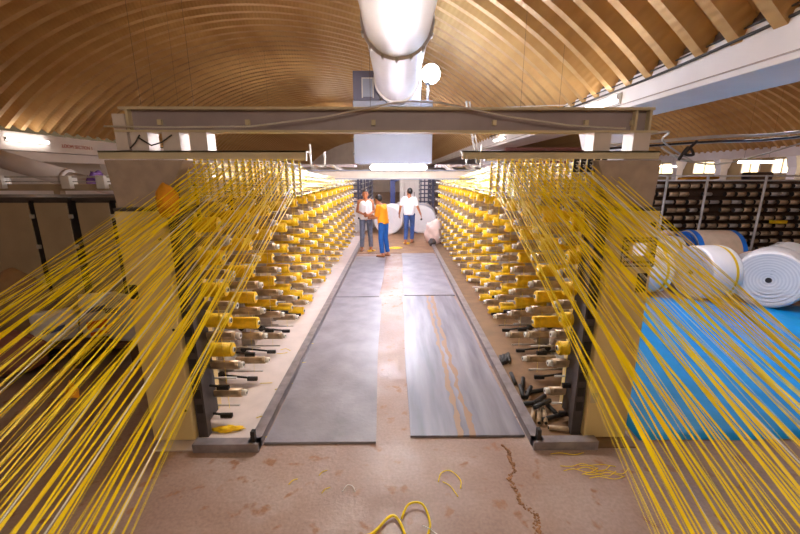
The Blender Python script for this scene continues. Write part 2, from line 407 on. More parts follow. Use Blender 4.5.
for y, lab in ((10.6, 'added tube light hanging over the aisle behind the air unit'), (13.0, 'added tube light hanging over the end of the aisle'), (17.2, 'added tube light beyond the navy machine arm'), (22.0, 'added tube light between the far creels'), (30.0, 'added tube light at the far end of the hall')):  # tubes added to brighten the aisle and the hall beyond it
    tube_light((-.5, y, 2.75), (.5, y, 2.75), lab, EM_MAIN if y < 14 else EM_TUBE, r=.03, hang=3.2)
tube_light((-3.9, 6.0, 2.93), (-2.8, 6.0, 2.93), 'added uplight tube hung high behind the left half of the crossbeam', EM_ROOF_FILL, up=(0,0,-1), hw=.07, r=.02, hang=3.2)  # added uplight; the housing below keeps its light off the floor
tube_light((1.9, 6.6, 3.02), (2.8, 6.6, 3.02), 'added bare tube light hung high behind the right half of the crossbeam', EM_TUBE, hw=.025, r=.02, hang=2.4)  # also added, hidden by the crossbeam, to brighten the roof
tube_light((-5.4, 14.0, 3.9), (-4.2, 14.0, 3.9), 'added bare tube light hung high far behind the crossbeam', EM_ROOF_FILL, hw=.025, r=.02, hang=2.3)
tube_light((-4.6, 24.0, 5.0), (-3.2, 24.0, 5.0), 'added bare tube light hung near the roof in the far bay', EM_ROOF_FILL, hw=.025, r=.02, hang=1.2)
tube_light((-4.6, 33.0, 5.75), (-3.2, 33.0, 5.75), 'added bare tube light hung near the roof farther down the bay', EM_ROOF_FILL, hw=.025, r=.03, hang=.55)
tube_light((-4.1, 43.0, 4.6), (-2.9, 43.0, 4.6), 'added bare tube light hung near the roof by the end wall', EM_ROOF_FILL, hw=.025, r=.04, hang=1.65)
tube_light((3.32, -1.2, 3.27), (3.32, 0.0, 3.27), 'tube light on the right valley beam beside the camera', EM_BEAM, up=(1,0,0), r=.03)
tube_light((3.32, 12.2, 3.27), (3.32, 13.4, 3.27), 'tube light on the right valley beam farther back', EM_BEAM, up=(1,0,0), r=.03)
tube_light((-10.82, 3.2, 3.13), (-10.82, 4.4, 3.13), 'tube light on the left valley beam level with the cabinets', EM_BEAM, up=(-1,0,0), r=.03)
tube_light((-10.82, 20.2, 3.13), (-10.82, 21.4, 3.13), 'tube light on the left valley beam far back', EM_BEAM, up=(-1,0,0), r=.03)
tube_light((4.35, 4.2, 3.2), (4.35, 5.4, 3.2), 'tube light on the far face of the right valley beam over the rolls', EM_MAIN, up=(-1,0,0), r=.03)

fl = thing('flood_lamp', 'glaring blue-white globe lamp on a post above the air unit', 'lamp', (0.62, 7.5, 3.43))
MB().cyl((-.03, 0, 0), (-.03, 0, .34), .02, n=8).build('post', M['lgrey'], fl)
MB().box((-.09, -.05, 0), (.03, .05, .02)).build('foot_plate', M['lgrey'], fl)
MB().cyl((-.03, 0, .32), (-.02, 0, .40), .05, .06, n=16).build('socket', M['steel'], fl)
MB().ell((.02, 0, .50), (.165, .165, .165), 20, 12).build('globe', EM_FLOOD, fl)

# ------------------------------------------------------------------ air unit, duct, gantry
du = thing('air_duct', 'large pale round air duct running along the middle of the ceiling', 'duct', (0, 0, 3.75))
rd = .365
MB().cyl((0.02, Y0, 0), (0.02, 7.6, 0), rd, n=40).build('duct_pipe', M['duct'], du)
for y in (1.2, 4.5, 7.0):
    MB().cyl((0.02, y, 0), (0.02, y + .06, 0), rd + .03, n=40).build('flange', M['duct'], du)
    for k in range(7):
        a = R(200 + k*23); bx, bz = .02 + (rd+.03)*math.cos(a), (rd+.03)*math.sin(a)
        if y == 4.5: MB().cyl((bx, y - .03, bz), (bx, y + .09, bz), .018, n=6).build('clamp', M['lgrey'], du)
for y in (1.5, 5.0): MB().box((-.3, y, .3), (-.27, y + .03, 2.4)).box((.3, y, .3), (.33, y + .03, 2.4)).build('hanger', M['steel'], du)

au = thing('air_unit', 'big blue-grey air handling box hanging over the aisle', 'machine', (0, 7.4, 2.365))
MB().box((-.78, 0, 0), (.68, 1.3, 1.1)).build('casing', M['unit'], au, bevel=.01)
MB().box((-.78, .1, 1.1), (-.30, 1.2, 1.62)).build('upper_casing', M['unitd'], au, bevel=.01)
MB().box((-.60, .085, 1.18), (-.42, .10, 1.48)).build('access_door', M['unit'], au)
MB().box((-.62, .07, 1.16), (-.60, .10, 1.5)).box((-.42, .07, 1.16), (-.40, .10, 1.5)).box((-.62, .07, 1.48), (-.40, .10, 1.5)).build('door_frame', M['lgrey'], au)
MB().box((.25, .2, 1.1), (.47, .5, 2.0)).build('intake_pipe', M['duct'], au)
for k in range(4): MB().box((-.80, .02, .15 + k*.26), (-.775, .06, .19 + k*.26)).build('latch', M['steel'], au)

gd = thing('cross_girder', 'pale steel girder crossing the aisle under the air unit', 'girder', (0, 7.0, 2.05))
MB().box((-1.9, -.04, .03), (1.95, .04, .19)).build('web', M['pink'], gd)
MB().box((-1.9, -.09, .17), (1.95, .09, .19)).box((-1.9, -.09, .02), (1.95, .09, .04)).build('flange', M['unit'], gd)
for x in (-1.45, -1.05, 1.0, 1.4):
    MB().hexa([(x,-.02,.19),(x+.05,-.02,.19),(x+.05,.6,.19),(x,.6,.19),(x-.12,-.02,.28),(x-.07,-.02,.28),(x-.07,.6,.28),(x-.12,.6,.28)]).build('walkway_strut', M['lgrey'], gd)
wk = thing('walkway', 'narrow steel walkway frame above the cross girder', 'platform', (0, 7.6, 2.3))
for s_ in (-1, 1):
    MB().box((s_*.8, 0, 0), (s_*1.85, .5, .05)).build('deck', M['ibeam'], wk)
    MB().box((s_*1.35, -.03, 0), (s_*1.38, 0, .28)).box((s_*1.35, -.03, .0), (s_*1.62, 0, .03)).box((s_*1.62, -.03, 0), (s_*1.65, 0, .42)).build('guard_rail', M['cap'], wk)
ld = thing('slanted_strut', 'thin pale strut leaning between the walkway and the crossbeam', 'strut', (1.55, 7.5, 2.35))
MB().cyl((0, 0, 0), (-.32, -.4, 1.05), .018).cyl((.06, 0, .02), (-.26, -.4, 1.05), .012).build('rods', M['cap'], ld)
MB().box((-.15, -.2, .45), (-.1, -.14, .5)).build('joint', M['lgrey'], ld)

# ------------------------------------------------------------------ portal crossbeam
pb = thing('steel_crossbeam', 'long mauve-grey steel I-beam spanning both creel heads', 'beam', (0, 2.85, 2.44))
MB().box((-1.86, -.01, .012), (1.80, .01, .15)).build('web', M['ibeam'], pb)
MB().box((-1.90, -.06, .148), (1.80, .06, .165)).build('top_flange', M['creamL'], pb)
MB().box((-1.95, -.06, 0), (1.84, .06, .014)).build('bottom_flange', M['creamL'], pb)
for x in (-1.85, 1.68, 1.78): MB().box((x - .008, -.055, .014), (x + .008, .055, .148)).build('stiffener', M['creamL'], pb)
for x in (-1.66, -1.05, -.17, .68, 1.33, 1.66): MB().box((x, -.035, .05), (x + .028, -.01, .085)).build('clip', M['creamL'], pb)
for s_, xs in ((-1, (-1.85, -1.63, -1.44)), (1, (1.40, 1.68))):
    for x in xs: MB().box((x, -.05, -.14), (x + .12, .08, 0)).build('post', M['pink'], pb)
MB().box((-1.955, -.05, -.12), (-1.87, .05, .12)).build('end_block', M['pink'], pb)
cb = MB(); pts = [(-2.0,.0),(-1.6,-.006),(-1.0,.0),(-.5,.06),(.0,.155),(.12,.165),(.3,.155),(.75,.07),(1.2,.01),(1.6,-.01)]
cb.tube([(x, 2.775, 2.475 + z) for x, z in pts], .006, 6)
tag(cb.build('draped_cable', M['cable']), 'thin pale cable draped along the face of the steel crossbeam', 'cable')
for pt, lab in (([(-1.55,2.78,2.42),(-1.62,2.77,2.37),(-1.70,2.78,2.35),(-1.78,2.78,2.40)], 'short looped cable hanging under the left end of the crossbeam'),
                ([(-1.85,2.78,2.33),(-1.80,2.77,2.37),(-1.77,2.78,2.42)], 'thin dark wire beside the left beam post')):
    tag(MB().tube(pt, .005, 5).build('hanging_wire', M['cabled']), lab, 'wire')

# ------------------------------------------------------------------ creels
NC, NR, YC0, DY = 17, 7, 3.08, 0.62
ROWZ = [0.11 + .275*k for k in range(NR)]
COLS = [YC0 + DY*k for k in range(NC)]
SIDES = {-1: 'left', 1: 'right'}
def hook(b, x, y, z, mi):   # small eyelet loop
    b.tube([(x, y, z + .014), (x + .012, y - .01, z + .010), (x + .014, y - .01, z - .004), (x + .004, y - .01, z - .014), (x - .006, y - .006, z - .006)], .0035, 5, mi)
for s in (-1, 1):
    sd = SIDES[s]
    cr = thing('bobbin_creel', 'long %s-hand creel rack of horizontal bobbin holders beside the aisle' % sd, 'rack', (0, 0, 0))
    # base tray
    MB().box((s*1.12, 2.62, 0), (s*1.95, 13.6, .012)).build('base_tray', M['pink'] if s < 0 else M['traybrown'], cr)
    MB().box((s*1.10, 2.62, 0), (s*1.16, 13.6, .07)).box((s*1.10, 2.62, .06), (s*1.19, 13.6, .075)).build('aisle_rail', M['rail'], cr)
    MB().box((s*1.10, 2.60, 0), (s*1.62, 2.68, .075)).build('front_rail', M['rail'], cr)
    MB().box((s*1.13, 2.62, .07), (s*1.16, 2.66, .17)).build('rail_stop', M['dark'], cr)
    # shared meshes for this side
    up_me = MB().box((-.03, -.03, 0), (.03, .03, 2.12)).box((-.02, -.045, .05), (.02, -.03, 2.0)).data('upright', M['lgrey'])
    x_in = 1.85
    hol = MB()
    hol.cyl((0, 0, 0), (-s*.42, 0, 0), .010, n=8)                                    # spindle
    hol.box((-s*.0, -.045, .03), (-s*.13, .045, .15)).box((-s*.10, -.03, .085), (-s*.20, .03, .15))
    hol_me = hol.data('bobbin_holder', M['lgrey'])
    cov = MB(); xa, xb = -s*.17, -s*.465
    n = 10; vs_ = []
    cov.cyl((xa, -.0, .140), (xb, 0, .140), .040, n=14, mi=0)
    cov.box((xa, -.045, .150), (xb + s*.02, -.030, .185), 0)
    cov.cyl((xb, 0, .140), (xb - s*.04, 0, .140), .028, n=12, mi=1)
    cov.cyl((xb - s*.04, 0, .140), (xb - s*.042, 0, .140), .012, n=8, mi=2)
    cov_me = cov.data('tension_cover', [M['tube'], M['cap'], M['dark']])
    lev = MB(); lev.cyl((-s*.02, -.05, -.02), (-s*.38, -.07, -.05), .011, n=8); lev.cyl((-s*.02, -.03, -.02), (-s*.02, -.08, -.02), .035, n=14); lev.box((-s*.30, -.085, -.07), (-s*.40, -.055, -.035))
    lev_me = lev.data('tension_lever', M['dark'])
    arm = MB(); arm.box((-s*.08, -.035, -.03), (-s*.35, .035, .02)).cyl((-s*.35, 0, -.005), (-s*.40, 0, -.005), .022, n=10)
    arm_me = arm.data('empty_arm', M['rail'])
    gs = MB(); gs.box((-.012, -.006, 0), (.012, .006, .34), 0)
    for q in range(4): gs.cyl((0, -.006, .05 + q*.075), (0, -.018, .05 + q*.075), .014, n=8, mi=1)
    gs_me = gs.data('eyelet_strip', [M['yellow'], M['dark']])
    yarn = MB(); yarn.cyl((-s*.06, 0, 0), (-s*.41, 0, 0), .062, n=16)
    yarn.cyl((-s*.41, 0, 0), (-s*.42, 0, 0), .062, .054, n=16)
    yarn_me = yarn.data('yarn_package', M['yarn'])
    thin = MB(); thin.cyl((-s*.06, 0, 0), (-s*.415, 0, 0), .048, n=16); thin_me = thin.data('yarn_package', M['yarn'])
    core = MB(); core.cyl((-s*.04, 0, 0), (-s*.43, 0, 0), .024, n=12, mi=0); core.cyl((-s*.43, 0, 0), (-s*.432, 0, 0), .018, n=10, mi=1)
    core_me = core.data('core_tube', [M['cap'], M['dark']])
    for c, y in enumerate(COLS):
        u = put('upright', up_me, cr, (s*x_in, y, 0))
        put('eyelet_strip', gs_me, u, (-s*.30, -.06, 1.79))
        for r_, z in enumerate(ROWZ):
            put('bobbin_holder', hol_me, u, (0, 0, z))
            low = r_ < 2 and c < 4
            put('tension_cover', cov_me, u, (0, -.02, z))
            if r_ < 2 and c < 5:
                put('tension_lever', lev_me, u, (0, -.05, z + .03))
                if c < 3: continue
            if r_ == 0 and (c % 3 == 0): continue
            bob = put('yarn_bobbin', yarn_me if rnd.random() < .90 else thin_me, None, (s*x_in, y, z))
            bob.rotation_euler = (rnd.uniform(0, 6), 0, 0)
            tag(bob, 'yellow bobbin on %s creel, %s row from bottom, %s column from front' % (sd, ORD[r_+1], ORD[c+1]), 'bobbin', 'yellow bobbins on the %s creel' % sd)
            put('core_tube', core_me, bob)
    # long rails tying the uprights
    for z in (.04, 1.0, 2.1): MB().box((s*1.88, 3.1, z), (s*1.93, 13.3, z + .05)).build('tie_rail', M['lgrey'], cr)
    MB().box((s*1.95, 2.9, .05), (s*1.97, 13.3, 1.75)).build('back_panel', M['hop'], cr)

    # head frame between cabinet and bobbins
    hf = thing('creel_head_frame', 'dark slotted upright frame beside the %s cabinet' % sd, 'frame', (s*(1.61 if s < 0 else 1.51), 2.76, 0))
    MB().box((-.04, 0, .02), (.04, .06, 2.25)).build('frame_bar', M['steel'], hf)
    MB().box((s*.02 - .012, .06, .08), (s*.02 + .012, .30, 1.9)).build('side_plate', M['steel'], hf)
    for k in range(13): MB().box((-.026, -.006, .25 + k*.135), (.026, 0, .33 + k*.135)).build('slot', M['dark'], hf)

    # cabinet
    cw0, cw1 = (1.66, 2.00) if s < 0 else (1.56, 1.905)
    cab = thing('control_cabinet' if s > 0 else 'end_cabinet', ('cream control cabinet with a small lit screen under the right hopper' if s > 0 else 'plain cream end cabinet under the left hopper'), 'cabinet', (0, 2.72, 0))
    MB().box((s*cw0, 0, .02), (s*cw1, .5, 1.90)).build('body', M['cream'], cab, bevel=.012)
    MB().box((s*cw0 , .0, 1.90), (s*cw1, .5, 1.92)).build('top_plate', M['steel'], cab)
    if s > 0:
        pan = MB().box((1.655, -.008, 1.49), (1.895, 0, 1.71)).build('control_panel', M['creamL'], cab)
        for (a, b, c_, d_) in ((1.655,1.895,1.70,1.708),(1.655,1.895,1.49,1.498),(1.655,1.663,1.49,1.71),(1.907,1.895,1.49,1.71)):
            MB().box((a, -.011, c_), (b, -.008, d_)).build('panel_edge', M['dark'], pan)
        MB().box((1.735, -.013, 1.575), (1.83, -.008, 1.665)).build('screen', EM_SCREEN, pan)
        for k in range(9): MB().box((1.675 + k*.025, -.013, 1.675), (1.692 + k*.025, -.008, 1.69)).build('key', M['dark'], pan)
        for k in range(9): MB().box((1.675 + k*.025, -.013, 1.515), (1.692 + k*.025, -.008, 1.535)).build('key', M['redp'] if k == 2 else M['dark'], pan)
        for k in range(4):
            MB().box((1.675, -.013, 1.555 + k*.028), (1.705, -.008, 1.57 + k*.028)).build('key', M['dark'], pan)
            MB().box((1.865, -.013, 1.555 + k*.028), (1.895, -.008, 1.57 + k*.028)).build('key', M['dark'], pan)
        MB().cyl((1.86, .002, 1.80), (1.86, -.006, 1.80), .022, n=16).build('knockout', M['dark'], cab)
        MB().box((1.80, -.012, 1.29), (1.875, 0, 1.44)).build('recessed_handle', M['dark'], cab, bevel=.01)
        MB().box((1.815, -.02, 1.33), (1.86, -.012, 1.42)).build('latch', M['steel'], cab)
        MB().box((1.575, -.006, .35), (1.625, 0, .44)).build('label_plate', M['creamL'], cab)
    else:
        for z in (.3, 1.0, 1.7): MB().cyl((-1.70, .002, z), (-1.70, -.006, z), .010, n=10).build('screw', M['dark'], cab)
        MB().box((-1.98, -.010, 1.25), (-1.92, 0, 1.36)).build('latch', M['dark'], cab, bevel=.006)
    # hopper-shaped capital
    t0, t1, b0, b1 = (1.44, 1.99, 1.68, 1.98) if s < 0 else (1.395, 1.84, 1.545, 1.85)
    hp = thing('hopper', 'tapered grey-brown sheet-metal box on top of the %s cabinet' % sd, 'hopper', (0, 2.72, 0))
    P = lambda x, y, z: (s*x, y, z)
    q = [P(b0,.02,1.925), P(b1,.02,1.925), P(b1,.46,1.925), P(b0,.46,1.925), P(t0,-.02,2.25), P(t1,-.02,2.25), P(t1,.5,2.25), P(t0,.5,2.25)]
    if s > 0: hb = MB().hexa(q)
    else: hb = MB().hexa([q[1],q[0],q[3],q[2],q[5],q[4],q[7],q[6]])
    hb.build('funnel', M['hop'], hp, bevel=.006)
    # angle bar above hopper
    x0, x1 = (.63, 2.08) if s < 0 else (.47, 1.87)
    gbar = thing('guide_bar', 'cream angle bar with hanging eyelet strips at the head of the %s creel' % sd, 'bar', (0, 2.80, 2.26))
    MB().box((s*x0, -.02, .0), (s*x1, .01, .055)).box((s*x0, -.02, .045), (s*x1, .09, .055)).build('angle', M['creamL'], gbar)
    es = MB(); es.box((-.008, -.003, -.27), (.008, .003, 0), 0)
    for k in range(8): hook(es, .0, -.004, -.025 - k*.033, 1)
    es_me = es.data('eyelet_strip', [M['yellow'], M['cap']])
    es2 = MB(); es2.box((-.018, -.003, -.09), (.018, .003, 0), 0)
    for k in range(2): hook(es2, .0, -.004, -.03 - k*.035, 1)
    es2_me = es2.data('dark_eyelet_plate', [M['dark'], M['cap']])
    for k in range(16):
        x = .74 + k*.05
        put('eyelet_strip', es_me, gbar, (s*x, .02 + .004*(k % 3), 0))
        put('eyelet_strip', es_me, gbar, (s*(x + .02), .30, -.01))
        if s > 0 and k > 10: put('dark_eyelet_plate', es2_me, gbar, (s*x, -.005, 0))
    MB().box((s*.70, .28, -.0), (s*1.58, .32, .03)).build('rear_bar', M['creamL'], gbar)

    # warp guide bar (where the tapes go down to the loom)
    A, Mid, B = ((-3.35, 2.62, 1.05), (-1.75, 1.05, 1.02), (-.80, .74, 1.0)) if s < 0 else ((2.45, 1.75, 1.05), (1.62, .98, 1.02), (.76, .70, 1.0))
    gb = thing('loom_guide_bar', 'slim steel bar gathering the %s-hand yellow tapes at the loom' % sd, 'bar', (0,0,0))
    MB().tube([A, Mid, B], .012, 8).build('bar', M['steel'], gb)
    for e in (Mid, B): MB().cyl((e[0], e[1], 0), e, .02, n=8).build('stand', M['steel'], gb)

    # tapes, each one from its bobbin to the loom
    idx = []
    for c, y in enumerate(COLS):
        for r_, z in enumerate(ROWZ): idx.append((c, r_, y, z))
    N = len(idx); order = list(range(N)); rnd.shuffle(order)
    strips = [(k, e) for k in range(16) for e in range(8)]
    for i, (c, r_, y, z) in enumerate(idx):
        slot = order[i] * len(strips) // N
        k, e = strips[slot]
        g = (order[i] + rnd.uniform(-1.5, 1.5)) / (N - 1)           # 0 = innermost strip, 1 = outermost
        g = min(1, max(0, g + .012*math.sin(order[i]*2.3)))
        ex, ez = .74 + k*.05, 2.235 - e*.033
        px = 1.47 + rnd.uniform(-.03, .03)
        pz = 1.84 + (r_ % 4)*.075
        E = Vector(B).lerp(Vector(Mid), g/.5) if g < .5 else Vector(Mid).lerp(Vector(A), (g - .5)/.5)
        pts = [(s*1.50, y - .05, z), (s*px, y - .075, pz), (s*(ex + .02), 3.09, ez - .01), (s*ex, 2.81, ez), tuple(E)]
        ww = rnd.uniform(.0045, .0075)
        wmat = M['tape_w'] if rnd.random() < .07 else M['yellow']
        tb = MB().ribbon(pts, ww, .0012, (0.25*s, .55, .8) if rnd.random() < .5 else (s*.1, .9, .3))
        o = tb.build('warp_tape', wmat)
        if wmat is M['yellow']: tag(o, 'yellow plastic tape strung from the %s creel eyelets down towards the camera' % sd, 'tape', 'yellow tapes of the %s creel' % sd)
        else: tag(o, 'white plastic tape strung among the yellow ones of the %s creel' % sd, 'tape', 'white tapes of the %s creel' % sd)

# orange-yellow cloth tied on the left frame
def blob(name, c, r, mt, seed, amp=.15, n=24, m=16, parent=None, squash=None):
    b = MB(); b.ell((0,0,0), r, n, m); q = random.Random(seed); ph = [q.uniform(0, 6.3) for _ in range(9)]
    for i, (x, y, z) in enumerate(b.v):
        X, Y, Z = x/r[0], y/r[1], z/r[2]
        d = 1 + amp*(math.sin(3.1*X + ph[0]) * math.sin(2.7*Y + ph[1]) + .6*math.sin(6*Z + 4*X + ph[2]) + .45*math.sin(9*Y + 7*Z + ph[3]) + .3*math.sin(13*X + 11*Z + ph[4]))
        b.v[i] = (x*d, y*d, max(z*d, -r[2]*.92))
    return b.build(name, mt, parent, c)
tag(blob('cloth_bundle', (-1.60, 2.70, 1.97), (.075, .05, .12), M['clothy'], 3, .09), 'orange-yellow cloth bundle tied to the left head frame', 'cloth')

# ------------------------------------------------------------------ mats on the aisle floor
def floor_mat(x0a, x1a, x0b, x1b, y0, y1, mt, label, seed, z=0.022):
    q = random.Random(seed); n = 18; cx, cy = (x0a + x1a)/2, (y0 + y1)/2; top = []
    ph = q.uniform(0, 6)
    L, Rr_ = [], []
    for i in range(n + 1):
        t = i/n; y = y0 + (y1 - y0)*t
        L.append((x0a + (x0b - x0a)*t + .008*math.sin(t*9 + ph), y)); Rr_.append((x1a + (x1b - x1a)*t + .010*math.sin(t*7 + ph*2), y))
    vs_, fs = [], []
    for (l, r) in zip(L, Rr_):
        for zz in (0.002, z):
            vs_.append((l[0]-cx, l[1]-cy, zz)); vs_.append((r[0]-cx, r[1]-cy, zz))
    for i in range(n):
        a, b = i*4, i*4 + 4
        fs += [(a+2, a+3, b+3, b+2), (a+1, a, b, b+1), (a, a+2, b+2, b), (a+3, a+1, b+1, b+3)]
    fs += [(0, 1, 3, 2), (n*4+1, n*4, n*4+2, n*4+3)]
    b = MB(); b._add(vs_, fs, 0)
    return tag(b.build('rubber_mat', mt, None, (cx, cy, 0)), label, 'mat', 'mats along the aisle')
floor_mat(-1.09, -.18, -1.09, -.27, 2.69, 6.48, M['belt'], 'plain grey rubber mat on the left of the aisle, nearest the camera', 1)
floor_mat(-1.09, -.30, -1.07, -.27, 6.52, 10.0, M['belt'], 'plain grey rubber mat on the left of the aisle, farther back', 2)
floor_mat(.11, 1.08, .12, 1.04, 2.76, 6.55, MATS['worn_belt'], 'grey rubber mat with orange worn streaks on the right of the aisle', 3)
floor_mat(.14, 1.07, .16, 1.06, 6.6, 10.4, M['belt'], 'grey rubber mat on the right of the aisle, farther back', 4)
floor_mat(-1.09, 1.08, -1.2, 1.2, 10.45, 15.5, M['dirtmat'], 'brown dirty floor mat under the three workers', 5, .012)

# floor crack and debris
cr = MB(); q = random.Random(5)
for i in range(220):
    t = i/219; y = 2.66 - t*1.0; wid = .008 + .022*t + (.05 if t > .82 else 0); x = .86 + .035*math.sin(t*11) + .015*math.sin(t*31) + q.uniform(-wid, wid)
    r = q.uniform(.004, .012); a = q.uniform(0, 6.3); ca, sa = math.cos(a), math.sin(a); h = r*q.uniform(.3, .8)
    P5 = [(x + r*(ca*px - sa*py), y + r*(sa*px + ca*py)) for px, py in ((-1,-.6),(.7,-.8),(1.1,.5),(-.5,.9))]
    cr.hexa([(a_, b_, 0) for a_, b_ in P5] + [(x + (a_-x)*.7, y + (b_-y)*.7, h) for a_, b_ in P5])
o = cr.build('floor_crack_rubble', M['rubble'], floor); o['kind'] = 'stuff'
def cord(name, pts, r, m, label, cat='tape', group=None, n=6):
    # smooth path through pts
    P_ = [Vector(p) for p in pts]; out = []
    for i in range(len(P_) - 1):
        p0, p1, p2, p3 = P_[max(i-1,0)], P_[i], P_[i+1], P_[min(i+2, len(P_)-1)]
        for k in range(6):
            t = k/6; out.append(.5*((2*p1) + (-p0+p2)*t + (2*p0-5*p1+4*p2-p3)*t*t + (-p0+3*p1-3*p2+p3)*t**3))
    out.append(P_[-1])
    return tag(MB().tube(out, r, n).build(name, m), label, cat, group)
cord('tape_loop', [(-.30,1.86,.01),(-.16,1.87,.012),(-.04,1.99,.02),(.02,1.95,.015),(.06,1.82,.01),(.05,1.72,.01)], .009, M['yellow'], 'thick curl of yellow tape on the floor at the bottom edge')
cord('tape_loop', [(.03,1.98,.01),(.08,2.07,.03),(.17,2.07,.03),(.21,1.95,.012),(.18,1.84,.01)], .007, M['yellow'], 'bent loop of yellow tape beside the thick curl')
cord('tape_scrap', [(.30,2.28,.008),(.33,2.36,.01),(.40,2.38,.01),(.46,2.30,.008),(.45,2.22,.008)], .004, M['yellow'], 'thin yellow tape scrap curling right of the floor centre')
cord('tape_scrap', [(.33,2.28,.008),(.38,2.24,.008),(.42,2.15,.008)], .003, M['yellow'], 'short thin yellow tape scrap below the curling one')
cord('thread_scrap', [(.16,1.93,.008),(.20,1.90,.02),(.26,1.86,.008)], .003, M['tape_w'], 'short white thread scrap on the floor beside the yellow loops')
cord('thread_scrap', [(-.38,2.20,.006),(-.35,2.25,.015),(-.31,2.24,.012),(-.29,2.20,.006)], .003, M['tape_w'], 'small white thread hook on the floor left of centre')
for (x, y, lab) in ((-.55, 2.38, 'tiny yellow scrap on the floor near the left mat'), (-.50, 2.22, 'tiny yellow scrap left of the white hook'), (-.75, 2.3, 'tiny yellow scrap farthest left on the lit floor')):
    cord('tape_scrap', [(x-.02,y-.03,.005),(x,y,.01),(x+.03,y+.02,.005)], .003, M['yellow'], lab)
for k in range(9):
    x0, y0 = rnd.uniform(1.2, 1.5), rnd.uniform(2.3, 2.58); a = rnd.uniform(-.5, .5)
    cord('tape_scrap', [(x0, y0, .006), (x0+.08, y0+.03*a, .012), (x0+.18, y0-.05*a, .006), (x0+.27, y0+.08*a, .006)], .0025, M['yellow'], 'thin yellow tape scrap on the dark floor before the right creel', 'tape', 'tape scraps before the right creel')
    x0, y0 = -rnd.uniform(1.15, 1.5), rnd.uniform(2.7, 4.6)
    cord('tape_scrap', [(x0, y0, .018), (x0+.06, y0+.05*a, .024), (x0+.13, y0-.04*a, .018)], .003, M['yellow'], 'thin yellow tape scrap on the left creel tray', 'tape', 'tape scraps on the left tray')
tag(blob('yarn_waste', (-1.45, 2.86, .028), (.11, .035, .02), M['yarn'], 12, .35), 'heap of yellow yarn waste at the front of the left tray', 'waste')
# dark empty tubes thrown on the right tray
dt_me = MB().cyl((-.11, 0, 0), (.11, 0, 0), .02, n=12, mi=0).cyl((.11, 0, 0), (.112, 0, 0), .014, n=10, mi=1).data('empty_tube', [M['dark'], M['core']])
wt_me = MB().cyl((-.11, 0, 0), (.11, 0, 0), .02, n=12, mi=0).cyl((-.112, 0, 0), (-.11, 0, 0), .015, n=10, mi=1).data('empty_tube', [M['tube'], M['core']])
spots = [(1.29,3.0,.035,70),(1.34,3.0,.035,75),(1.24,3.02,.035,65),(1.40,2.98,.035,20),(1.30,3.2,.035,10),(1.38,3.25,.035,40),(1.26,3.4,.035,80),(1.44,3.12,.035,100),(1.36,3.12,.075,30),(1.3,3.32,.075,60),(1.4,3.4,.035,15),(1.32,3.55,.035,70),(1.25,3.65,.035,85),(1.42,2.82,.035,-8),(1.22,4.05,.035,75),(1.26,4.08,.035,72),(1.30,4.1,.035,70),(1.34,4.12,.035,78)]
for i, (x, y, z, a) in enumerate(spots):
    w = i in (0, 1, 2, 13)
    tag(put('empty_tube', wt_me if w else dt_me, None, (x, y, z), (0, 0, R(a))), 'brown empty bobbin tube lying at the front of the right tray' if w else 'black empty bobbin tube dumped on the right creel tray', 'tube', 'brown tubes on the right tray' if w else 'black tubes on the right tray')

# ------------------------------------------------------------------ blue tarp and fabric rolls on the right
tp = MB(); nx, ny = 26, 26; q = random.Random(2)
for j in range(ny + 1):
    for i in range(nx + 1):
        u, v = i/nx, j/ny
        xl, xr = 2.02 + .25*v + 2.1*v*v*0 , 9.0
        x = xl + (xr - xl)*u; y = 2.70 + (6.5 - .22*(x - 4.4) - 2.70)*v if x > 4.4 else 2.70 + (6.5 - 2.70)*v
        z = .012 + .010*(math.sin(x*5 + y*2.3) * math.sin(y*3.1 - x)) + .006*math.sin(x*11 + y*7)
        tp.v.append((x, y, max(z, .003)))
for j in range(ny):
    for i in range(nx):
        a = j*(nx+1) + i; tp.f.append((a, a+1, a+nx+2, a+nx+1)); tp.m.append(0); tp.sm.append(True)
o = tp.build('blue_tarpaulin', M['tarp']); so = o.modifiers.new('thick', 'SOLIDIFY'); so.thickness = .003
tag(o, 'bright blue tarpaulin spread over the floor right of the cabinet', 'tarpaulin')

